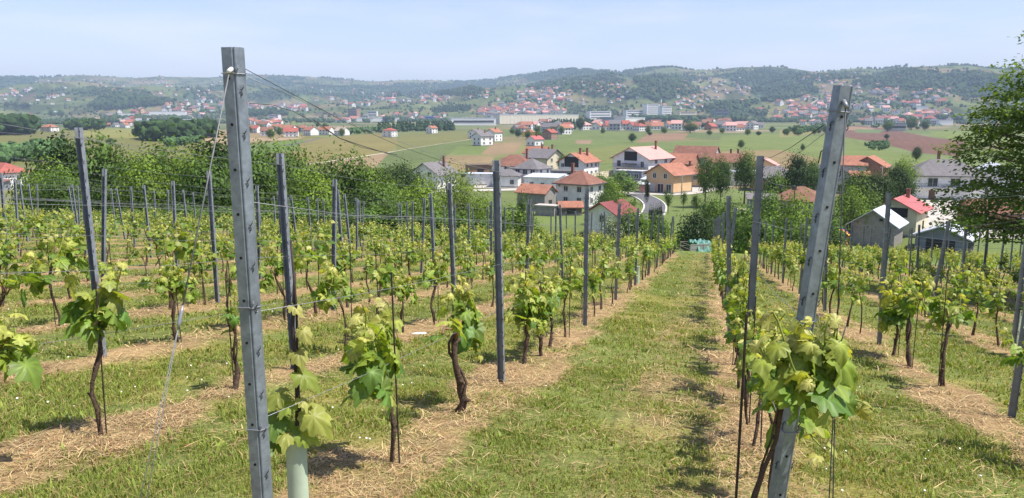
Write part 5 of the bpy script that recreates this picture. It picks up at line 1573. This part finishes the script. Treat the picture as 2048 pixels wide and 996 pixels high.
def minaret(px, base, top, label):
    p = hit(px, base)
    h = (base - top) / F * p.y
    t = empty('minaret', p); tag(t, label, 'minaret')
    m = MB(); m.tube([(0, 0, -3), (0, 0, h * .62), (0, 0, h * .80)], [h * .036, h * .032, h * .028], 10); m.build('shaft', M['whitepaint'], t, True)
    m = MB(); m.tube([(0, 0, h * .60), (0, 0, h * .62), (0, 0, h * .645)], [h * .034, h * .055, h * .055], 10); m.build('gallery', M['whitepaint'], t)
    m = MB(); m.tube([(0, 0, h * .80), (0, 0, h * .81), (0, 0, h)], [h * .038, h * .034, .02], 10); m.build('cone_roof', M['rgrey'], t)
minaret(1322, 222, 195, 'thin white minaret rising behind the twin white tower block')
minaret(1631, 226, 204, 'white minaret left of the leaning right end post')
minaret(662, 192, 178, 'tiny white minaret in the village on the ridge')

# ------------------------------------------------------------------ poles, walls, small things of the village
def pole(px, base, top, label, wires=True):
    p = hit(px, base)
    D = p.y * math.cos(PITCH) - p.z * math.sin(PITCH)
    h = (base - top) / F * D
    t = empty('utility_pole', p); tag(t, label, 'pole', 'wooden utility poles of the village')
    m = MB(); m.tube([(0, 0, -1), (0, 0, h)], [.15, .10], 8); m.build('shaft', M['polew'], t, True)
    m = MB(); m.box((0, 0, h - .4), (1.2, .1, .1)); m.build('crossarm', M['polew'], t)
    for s in (-.5, 0, .5):
        m = MB(); m.tube([(s, 0, h - .36), (s, 0, h - .16)], .05, 6); m.build('insulator', M['whitepaint'], t)
pole(1198, 366, 330, 'utility pole beside the cream yard wall')
pole(1363, 389, 350, 'utility pole in front of the peach house')
pole(1016, 373, 331, 'utility pole in the paved yard by the parked car')
pole(1762, 374, 333, 'utility pole between the garden trees at right')
pole(1608, 375, 346, 'utility pole beside the big round tree')
pole(1407, 386, 341, 'utility pole under the street trees')
pole(882, 323, 297, 'small mast standing alone on the field edge')
def garden_wall(px0, py0, px1, py1, h, m, label):
    a, b = hit(px0, py0), hit(px1, py1)
    t = MB(); d = (b - a); L = d.length
    t.box((0, 0, h / 2 - .5), (L, .25, h + 1.0)); t.box((0, 0, h + .05), (L + .1, .36, .1))
    o = t.build('garden_wall', M[m], None, False, (a + b) / 2)
    o.rotation_euler = (0, 0, math.atan2(d.y, d.x))
    tag(o, label, 'wall')
garden_wall(1182, 360, 1230, 352, 2.0, 'cream', 'cream yard wall right of the orange gabled white house')
garden_wall(1590, 372, 1625, 372, 2.0, 'cream', 'low cream wall behind the big round tree')
garden_wall(640, 386, 850, 383, 1.0, 'white', 'low pale wall along the village street left of the acacias')
# parked car
def car(p, yaw, label):
    t = empty('parked_car', p, yaw); tag(t, label, 'car')
    m = MB()
    prof = [(-2.1, .35), (-2.1, .85), (-1.6, .98), (-.9, 1.45), (.7, 1.48), (1.5, .98), (2.1, .8), (2.15, .35)]
    for s in (0,):
        n = len(prof)
        vs = [(x, -.82 + (.12 if z > 1.1 else 0), z) for x, z in prof] + [(x, .82 - (.12 if z > 1.1 else 0), z) for x, z in prof]
        m.add(vs, [tuple(range(n)), tuple(reversed(range(n, 2 * n)))] + [((k + 1) % n, k, n + k, n + (k + 1) % n) for k in range(n)])
    m.build('body', M['carw'], t)
    m = MB()
    for s in (-1, 1): m.box((-.05, s * .775, 1.2), (1.7, .05, .34))
    m.build('window', M['glass'], t)
    m = MB(); m.box((0, 0, 0), (.06, 1.2, .5), mtx=Matrix.Translation((1.12, 0, 1.24)) @ Matrix.Rotation(-.95, 4, 'Y')); m.build('windscreen', M['glass'], t)
    for x in (-1.3, 1.35):
        for y in (-.76, .76):
            m = MB(); m.tube([(x, y - .1, .32), (x, y + .1, .32)], .32, 14); wo = m.build('wheel', M['tyre'], t)
            m = MB(); m.tube([(x, y - .11, .32), (x, y + .11, .32)], .18, 10); m.build('rim', M['wire'], wo)
car(hit(1017, 373), 1.1, 'white car parked in front of the white annexe in the paved yard')
# turquoise net over a wire cage at the end of the lane
p = hit(1392, 493)
Yc = 60
p = xat(1396, Yc)
t = empty('garden_cage', p, .2); tag(t, 'wire garden cage at the end of the grassy lane', 'cage')
m = MB()
for x in (-1.1, 0, 1.1):
    for y in (-.9, .9): m.tube([(x, y, -.3), (x, y, .95)], .03, 6)
for z in (.3, .6, .92):
    for y in (-.9, .9): m.tube([(-1.1, y, z), (1.1, y, z)], .02, 5)
    for x in (-1.1, 1.1): m.tube([(x, -.9, z), (x, .9, z)], .02, 5)
m.build('frame', M['polew'], t)
m = MB(); m.box((-.3, -.9, .5), (1.5, .015, 1.0)); m.build('mesh_side', M['cage'], t)
vs, fs, n = [], [], 30
for i in range(n + 1):
    for j in range(n + 1):
        u, v = i / n * 2 - 1, j / n * 2 - 1
        x, y = u * .95 + .45, v * 1.15
        z = 1.02 + .09 * math.sin(9 * u + 4 * v) + .06 * math.sin(14 * v - 6 * u) - .9 * max(0, abs(v) - .62) * 2.0 - 1.0 * max(0, u - .45) + random.uniform(-.03, .03)
        vs.append((x, y, z))
for i in range(n):
    for j in range(n):
        a = i * (n + 1) + j; fs.append((a, a + n + 1, a + n + 2, a + 1))
m = MB(); m.add(vs, fs); o = m.build('shade_net', M['net'], None, True, p); o.rotation_euler = (0, 0, .2)
sm = o.modifiers.new('thickness', 'SOLIDIFY'); sm.thickness = .02
tag(o, 'turquoise shade net draped over the garden cage', 'net')
# striped yellow, red and blue canopy behind the leaning post
p = hit(1676, 489)
t = empty('striped_canopy', p, -.5); tag(t, 'small yellow, red and blue striped canopy beside the grey barn', 'canopy')
for k, mn in enumerate(('yellowf', 'redf', 'bluef')):
    m = MB()
    for i in range(6):
        a0, a1 = i / 6 * 2.6 - 1.3, (i + 1) / 6 * 2.6 - 1.3
        m.add([(a0 * 1.3, -1.4 + k * .95, 2.6 - a0 * a0 * .5), (a1 * 1.3, -1.4 + k * .95, 2.6 - a1 * a1 * .5), (a1 * 1.3, -.45 + k * .95, 2.6 - a1 * a1 * .5), (a0 * 1.3, -.45 + k * .95, 2.6 - a0 * a0 * .5)], [(0, 1, 2, 3)])
    o = m.build('canopy_stripe', M['yellow' if k == 0 else mn], t); sm = o.modifiers.new('thickness', 'SOLIDIFY'); sm.thickness = .05
for x in (-1.5, 1.5):
    for y in (-1.3, 1.3):
        m = MB(); m.tube([(x, y, -.5), (x, y, 1.85)], .06, 6); m.build('canopy_leg', M['redf'], t)

# ------------------------------------------------------------------ trees
LQ = np.array([(-.5, -.0, 0), (0, .5, .12), (.5, .0, 0), (0, -.5, .12)])
LQF = np.array([(0, 3, 2, 1)])
def crown_mesh(name, seed, nclump, nleaf, ls, col, sx=1.0, base=.18, flat=1.0, hollow=.35, colvar=.3, top=1.0):
    """a crown of unit width and unit height standing on z = 0"""
    rng = np.random.default_rng(seed)
    d = runit(nclump, rng)
    rr = rng.uniform(hollow, 1, nclump) ** .6
    C = d * rr[:, None]
    hz_ = (C[:, 2] + 1) / 2
    wob = .78 + .4 * fbm(d[:, 0] * 1.4 + seed, d[:, 1] * 1.4 + d[:, 2] * 1.7, seed, 2)
    prof = np.clip(1.08 - np.abs(hz_ - .42) ** 2 * 1.4, .35, 1.1)
    C = np.stack([C[:, 0] * .43 * wob * prof * sx, C[:, 1] * .43 * wob * prof * sx, base + (1 - base) * (.06 + .88 * hz_) * (.9 + .14 * (wob - .98))], 1)
    P, N, cc, NV = [], [], [], []
    for i in range(nclump):
        s = rng.uniform(.6, 1.25) * .125
        q = rng.normal(size=(nleaf, 3)) * np.array((s, s, s * .62 * flat)) + C[i]
        P.append(q)
        out = (q - C[i]) / s * .55 + d[i] * .55 + np.array((0, 0, .35)) + rng.normal(size=(nleaf, 3)) * .35
        N.append(out)
        NV.append((q - C[i]) / s * .75 + d[i] * .5 + np.array((0, 0, .25)) + rng.normal(size=(nleaf, 3)) * .22)
        c0 = np.array(col) * rng.uniform(1 - colvar, 1 + colvar)
        cc.append(c0 * rng.uniform(.75, 1.25, (nleaf, 1)))
    P, N, cc, NV = np.concatenate(P), np.concatenate(N), np.concatenate(cc), np.concatenate(NV)
    NV = np.repeat(NV / np.linalg.norm(NV, axis=1, keepdims=True), len(LQ), 0)
    sz = ls * rng.uniform(.6, 1.3, len(P))
    r = np.percentile(np.hypot(P[:, 0], P[:, 1]), 96) / .5
    z1 = np.percentile(P[:, 2], 98)
    nrmz = np.array((1 / r, 1 / r, 1 / z1))
    P, C = P * nrmz, C * nrmz
    v, f, c = scatter(LQ, LQF, P, frames(N, runit(len(P), rng)), np.stack([sz * .75, sz * 1.2, sz], 1), cc)
    return arr_mesh(name, v, f, c, [M['tleaf']], nrm=NV), C
def trunk_mesh(C, seed, base=.18, thick=.028):
    rng = np.random.default_rng(seed)
    m = MB()
    pts = [(0, 0, -.06), (.008, .0, base * .6), (.0, .01, base + .14), (.015, .0, .55), (.0, .0, .8)]
    m.tube(pts, [thick * 1.25, thick, thick * .85, thick * .55, thick * .2], 8)
    for i in rng.choice(len(C), min(12, len(C)), replace=False):
        c = C[i]
        z0 = min(max(base, c[2] * .55), .6)
        m.tube([(0, 0, z0), (c[0] * .5, c[1] * .5, z0 + (c[2] - z0) * .6), tuple(c)], [thick * .45, thick * .28, thick * .1], 5)
    return m.mesh('trunk', M['tbark'], True)
def kindset(seeds, **kw):
    out = []
    for s in seeds:
        me, C = crown_mesh('crown', s, **kw)
        out.append((trunk_mesh(C, s, kw.get('base', .18)), me))
    return out
TREES = dict(
    broad=kindset(range(500, 505), nclump=85, nleaf=80, ls=.036, col=(.085, .15, .028), base=.10),
    light=kindset(range(510, 514), nclump=80, nleaf=70, ls=.034, col=(.15, .235, .032), base=.10, hollow=.2),
    acacia=kindset(range(520, 523), nclump=46, nleaf=70, ls=.026, col=(.17, .235, .045), base=.16, flat=.6, hollow=.15),
    dark=kindset(range(530, 533), nclump=80, nleaf=70, ls=.04, col=(.045, .082, .024), base=.14, hollow=.5),
    young=kindset(range(540, 542), nclump=24, nleaf=50, ls=.05, col=(.08, .14, .03), base=.30, hollow=.2),
    street=kindset(range(580, 583), nclump=62, nleaf=70, ls=.04, col=(.085, .145, .03), base=.27, hollow=.35),
    bush=kindset(range(550, 554), nclump=56, nleaf=60, ls=.05, col=(.11, .185, .032), base=.0, hollow=.3),
    silver=kindset(range(560, 561), nclump=44, nleaf=50, ls=.05, col=(.17, .21, .13), base=.0, hollow=.3),
    cypress=kindset(range(570, 571), nclump=30, nleaf=50, ls=.07, col=(.03, .055, .02), base=.0, sx=.8, hollow=.3))
_tc = {}
def tree(kind, px, top, Y, wpx, label, group=None, name='tree', base=None):
    g = xat(px, Y) if base is None else hit(px, base)
    Y = g.y
    D = Y * math.cos(PITCH) - g.z * math.sin(PITCH)
    w = wpx / F * D
    h = at(px, top, Y).z - g.z
    if kind not in ('cypress', 'young', 'street'): w = max(w, (.62 if kind == 'acacia' else .78) * h)
    _tc[kind] = _tc.get(kind, -1) + 1
    tm, cm = TREES[kind][_tc[kind] % len(TREES[kind])]
    t = empty(name, g, random.uniform(0, 6.28))
    t.scale = (w, w, h)
    tag(t, label, 'bush' if name == 'bush' else 'tree', group)
    if name != 'bush': mobj('trunk', tm, t)
    mobj('crown', cm, t)
    return t
# the belt of trees behind the left vine rows
BELT = [('light', 82, 350, 74, 80), ('light', 118, 332, 76, 110), ('dark', 150, 286, 92, 110), ('broad', 208, 292, 90, 140), ('broad', 268, 318, 80, 150), ('light', 300, 322, 76, 120), ('broad', 345, 304, 84, 150),
        ('light', 395, 312, 78, 130), ('dark', 455, 288, 95, 110), ('broad', 420, 330, 76, 140), ('broad', 505, 318, 84, 140), ('broad', 565, 300, 96, 120), ('dark', 535, 312, 92, 110), ('light', 615, 342, 80, 130), ('broad', 668, 330, 82, 120),
        ('broad', 708, 322, 80, 110), ('light', 640, 352, 76, 110), ('light', 745, 346, 80, 110), ('broad', 750, 372, 72, 120), ('light', 800, 378, 76, 110), ('light', 855, 372, 78, 120), ('light', 965, 396, 72, 100), ('broad', 128, 352, 72, 100)]
BELT.sort(key=lambda q: q[1])
KN = {'light': 'bright yellow green', 'broad': 'mid green', 'dark': 'dark green'}
for i, (k, px, top, Y, w) in enumerate(BELT):
    tree(k, px, top, Y, w, '%s tree, %s from the left in the belt behind the left vines' % (KN[k], ORD[i]), 'trees in the belt behind the left vines')
tree('acacia', 900, 338, 82, 130, 'thin feathery acacia in front of the white gabled house', None)
tree('acacia', 845, 352, 88, 90, 'smaller feathery acacia left of the white gabled house', None)
tree('acacia', 925, 372, 66, 120, 'feathery acacia leaning over the end of the vine rows', None)
tree('dark', 775, 340, 150, 44, 'round dark tree in the village left of the white gabled house, first of two', None)
tree('dark', 806, 332, 155, 46, 'second round dark tree left of the white gabled house', None)
n = 0
for (px, top, Y, w, k) in [(30, 430, 58, 110, 'bush'), (95, 428, 60, 110, 'bush'), (160, 424, 62, 100, 'bush'), (235, 420, 62, 120, 'bush'), (300, 418, 62, 110, 'bush'), (365, 414, 62, 120, 'bush'), (440, 418, 60, 120, 'bush'), (520, 414, 62, 120, 'bush'),
                           (590, 408, 64, 130, 'bush'), (660, 414, 62, 120, 'bush'), (730, 416, 60, 120, 'bush'), (800, 420, 60, 110, 'bush'), (870, 424, 60, 110, 'bush'), (940, 428, 60, 110, 'bush'), (1010, 418, 62, 90, 'bush'), (1055, 432, 62, 70, 'bush')]:
    tree(k, px, top, Y, w, 'leafy green bush, %s from the left along the end of the left rows' % ORD[n], 'bushes along the end of the left rows', 'bush'); n += 1
for (k, px, top, Y, w, lab, nm) in [
    ('young', 1048, 388, 78, 40, 'slim young tree at the end of the rows below the grey barn', 'tree'),
    ('silver', 1215, 438, 72, 66, 'silvery grey bush in front of the dark red roof', 'bush'),
    ('bush', 1265, 422, 74, 90, 'loose green bush right of the dark red roof', 'bush'),
    ('bush', 1318, 436, 76, 60, 'green bush at the far end of the grassy lane', 'bush'),
    ('dark', 1386, 428, 92, 40, 'round dark tree at the far end of the grassy lane', 'tree'),
    ('bush', 1424, 400, 128, 50, 'large loose bush above the end of the grassy lane', 'bush'),
    ('bush', 1458, 408, 112, 46, 'green bush left of the straight dark post', 'bush'),
    ('bush', 1480, 420, 86, 44, 'leafy bush behind the straight dark post', 'bush'),
    ('bush', 1510, 430, 78, 60, 'dark leafy bush below the grey shed', 'bush'),
    ('light', 1580, 394, 92, 110, 'broad bright tree in front of the brown hip roof', 'tree'),
    ('broad', 1640, 424, 84, 80, 'leafy tree behind the leaning right end post', 'tree'),
    ('bush', 1600, 452, 72, 90, 'green bush with yellow flowers right of the lane rows', 'bush'),
    ('light', 1222, 366, 150, 62, 'pale fruit tree in the garden right of the hip roofed house', 'tree'),
    ('young', 1210, 386, 140, 46, 'small fruit tree beside the hip roofed house', 'tree'),
    ('young', 1232, 392, 138, 30, 'slim fruit tree on the lawn by the curved road', 'tree'),
    ('young', 1262, 396, 145, 22, 'tiny young tree on the lawn inside the road bend', 'tree'),
    ('bush', 1240, 346, 205, 80, 'row of garden vines and bushes before the pink roofed house', 'bush'),
    ('bush', 1205, 350, 190, 50, 'garden bush beside the utility pole', 'bush'),
    ('cypress', 1293, 360, 185, 12, 'narrow dark shrub beside the peach house', 'bush'),
    ('street', 1410, 315, 178, 44, 'dark street tree, first right of the peach house', 'tree'),
    ('street', 1440, 318, 180, 46, 'middle street tree of the three right of the peach house', 'tree'),
    ('street', 1488, 306, 186, 54, 'loose tall street tree nearest the straight dark post', 'tree'),
    ('young', 1366, 382, 172, 18, 'small sapling on the lawn left of three by the concrete road', 'tree'),
    ('young', 1336, 382, 168, 24, 'small sapling on the lawn in front of the peach house', 'tree'),
    ('young', 1392, 388, 162, 24, 'small sapling on the lawn casting a round shadow', 'tree'),
    ('dark', 1590, 313, 190, 56, 'big round dark tree beside the grey roofed brown house', 'tree'),
    ('broad', 1620, 324, 205, 36, 'green tree behind the big round dark tree', 'tree'),
    ('bush', 1545, 348, 175, 60, 'olive shrubs in front of the brown walled house', 'bush'),
    ('bush', 1535, 388, 140, 60, 'garden shrubs left of the brown hip roof', 'bush'),
    ('broad', 1712, 345, 150, 70, 'leafy garden tree right of the leaning end post', 'tree'),
    ('light', 1700, 378, 130, 60, 'olive green tree below the leafy garden tree', 'tree'),
    ('dark', 1752, 352, 150, 60, 'dark garden tree in front of the orange roofed red house', 'tree'),
    ('dark', 1790, 338, 165, 34, 'dense clipped dark tree left of the big pale house', 'tree'),
    ('light', 1800, 320, 190, 46, 'bright green tree left of the big pale house', 'tree'),
    ('bush', 1740, 392, 135, 70, 'dark shrubs behind the pale blue barn roof', 'bush'),
    ('broad', 1170, 303, 290, 24, 'tree behind the orange roofed white house', 'tree'),
    ('broad', 1125, 312, 290, 26, 'tree left of the orange roofed white house', 'tree'),
    ('bush', 990, 328, 260, 18, 'bush left of the brown hip roofed house', 'bush')]:
    tree(k, px, top, Y, w, lab, None, nm)
n = 0
for px in (1297, 1301, 1305, 1309, 1313, 1317, 1321):
    tree('cypress', px, 417 - n, 132 + n, 5.5, 'small clipped cypress, %s from the left beside the curved road' % ORD[n], 'clipped cypresses beside the curved road'); n += 1
# trees out in the fields and the town
FT = [('dark', 1264, 267, 285, 18, 'small round dark tree alone on the green field'), ('dark', 1282, 240, 262, 16, 'tall dark tree on the field edge below the white hall'), ('dark', 1832, 295, 323, 16, 'lone grey green tree below the plowed field'),
      ('dark', 1773, 268, 279, 11, 'small round tree in the middle of the plowed field'), ('broad', 1482, 280, 298, 14, 'pair of bushes and a tree on the green field at right'), ('broad', 1775, 243, 263, 24, 'broad tree at the edge of the plowed field'),
      ('broad', 1822, 236, 260, 28, 'broad dark tree right of the grey walled workshop'), ('dark', 1850, 243, 262, 16, 'dark tree by the greenhouse'), ('broad', 1605, 288, 302, 10, 'small tree on the hedge line left of the leaning post'), ('dark', 14, 204, 217, 12, 'dark tree by the leftmost far house'),
      ('dark', 32, 204, 217, 12, 'first of the round dark trees on the left slope'), ('dark', 47, 206, 218, 16, 'second of the round dark trees on the left slope'), ('dark', 57, 206, 218, 11, 'third of the round dark trees on the left slope'), ('dark', 222, 277, 290, 20, 'lone round bush on the left field'),
      ('broad', 103, 219, 234, 12, 'tree left of the small white house on the left slope'), ('broad', 122, 220, 235, 18, 'tree right of the small white house on the left slope'), ('dark', 1160, 236, 262, 12, 'dark tree behind the field edge houses'), ('broad', 1380, 246, 266, 34, 'green tree right of the field edge houses')]
for (k, px, top, base, w, lab) in FT:
    tree(k, px, top, 0, w, lab, None, 'tree', base)
rngt = random.Random(4)
for ph, n, poly in [('in the gardens of the roadside village', 16, [(480, 272), (560, 244), (690, 262), (700, 274), (500, 280)]), ('in the gardens before the cream factory', 16, [(1020, 268), (1100, 250), (1160, 258), (1110, 282), (1040, 278)]),
                    ('along the field edge below the town', 22, [(1160, 266), (1400, 262), (1540, 264), (1700, 262), (1690, 272), (1180, 272)]), ('on the slopes above the white sheds', 24, [(620, 214), (960, 205), (1000, 225), (800, 236), (640, 236)]),
                    ('on the open slopes at far left', 26, [(0, 246), (130, 214), (260, 214), (180, 250), (60, 262)]), ('between the houses right of town', 20, [(1540, 246), (1900, 240), (1900, 262), (1700, 258)])]:
    xs, ys = [p[0] for p in poly], [p[1] for p in poly]
    k = 0
    while k < n:
        px, py = rngt.uniform(min(xs), max(xs)), rngt.uniform(min(ys), max(ys))
        if not inpoly(np.array([px]), np.array([py]), poly)[0]: continue
        g = hit(px, py)
        hh = rngt.uniform(4, 9)
        kk = rngt.choice(['dark', 'broad', 'broad'])
        tree(kk, px, py - hh * F / g.y, 0, rngt.uniform(5, 9) * F / g.y, 'small %s tree %s' % (KN[kk], ph), 'small trees ' + ph, 'tree', py)
        k += 1

# the big tree hanging in from the right
def big_tree():
    rng = np.random.default_rng(88)
    Y0 = 23.0
    bx = 17.8
    g = Vector((bx, Y0, Hs(bx, Y0)))
    t = empty('tree', g); tag(t, 'large leafy tree hanging in from the right edge', 'tree')
    prof_z = [-4.4, -3.6, -2.8, -2, -1, 0, .8, 1.5, 2.2, 3.2, 4.6]
    prof_r = [2.6, 4.9, 5.5, 4.5, 4.4, 4.4, 3.9, 3.4, 2.7, 1.9, .3]
    tm = MB()
    hz0 = -g.z
    tm.tube([(0, 0, -.2), (.1, .0, 1.2), (-.1, .1, hz0 - 2.2), (.05, 0, hz0 + .5), (0, .1, hz0 + 2.6), (0, 0, hz0 + 4.4)], [.26, .2, .17, .12, .07, .02], 10)
    P, N, T, C = [], [], [], []
    for i in range(1200):
        z = rng.uniform(-3.7, 4.5)
        if rng.random() > (.55 + .45 * (z < 1.5)): continue
        a = rng.uniform(0, 6.283)
        R = np.interp(z, prof_z, prof_r) * (.80 + .42 * vn(np.array(a * 1.3), np.array(z * .9), 5))
        r = R * rng.uniform(.30, 1) ** .55
        c = np.array((math.cos(a) * r, math.sin(a) * r, z - g.z))
        out = np.array((math.cos(a), math.sin(a), -.12))
        if rng.random() < .22:
            zb = min(max(1.6, c[2] - r * .35), hz0 + 3.6)
            tm.tube([(0, 0, zb), tuple(c * np.array((.5, .5, 0)) + np.array((0, 0, zb + (c[2] - zb) * .65))), tuple(c)], [.05, .03, .008], 5)
        nl = rng.integers(44, 76)
        s = rng.uniform(.20, .36)
        q = rng.normal(size=(nl, 3)) * np.array((s, s, s * .30))
        q = q * .7 + out * rng.uniform(-1.6, 1.2, (nl, 1)) * s
        P.append(c + q)
        N.append(np.array((0, 0, .9)) + rng.normal(size=(nl, 3)) * .5)
        T.append(out + rng.normal(size=(nl, 3)) * .7 + np.array((0, 0, -.5)))
        C.append(np.array((.115, .185, .042)) * rng.uniform(.7, 1.4) * rng.uniform(.8, 1.2, (nl, 1)))
    P, N, T, C = np.concatenate(P), np.concatenate(N), np.concatenate(T), np.concatenate(C)
    sz = rng.uniform(.085, .155, len(P))
    lv = np.array([(0, 0, 0), (.28, .35, .05), (.2, .75, .02), (0, 1.0, -.10), (-.2, .75, .02), (-.28, .35, .05)])
    lf = np.array([(0, 1, 2, 3), (0, 3, 4, 5)])
    v, f, c = scatter(lv, lf, P, frames(N, T), sz, C)
    tm.build('trunk', M['tbark'], t, True)
    mobj('crown', arr_mesh('crown', v, f, c, [M['bleaf']]), t)
big_tree()
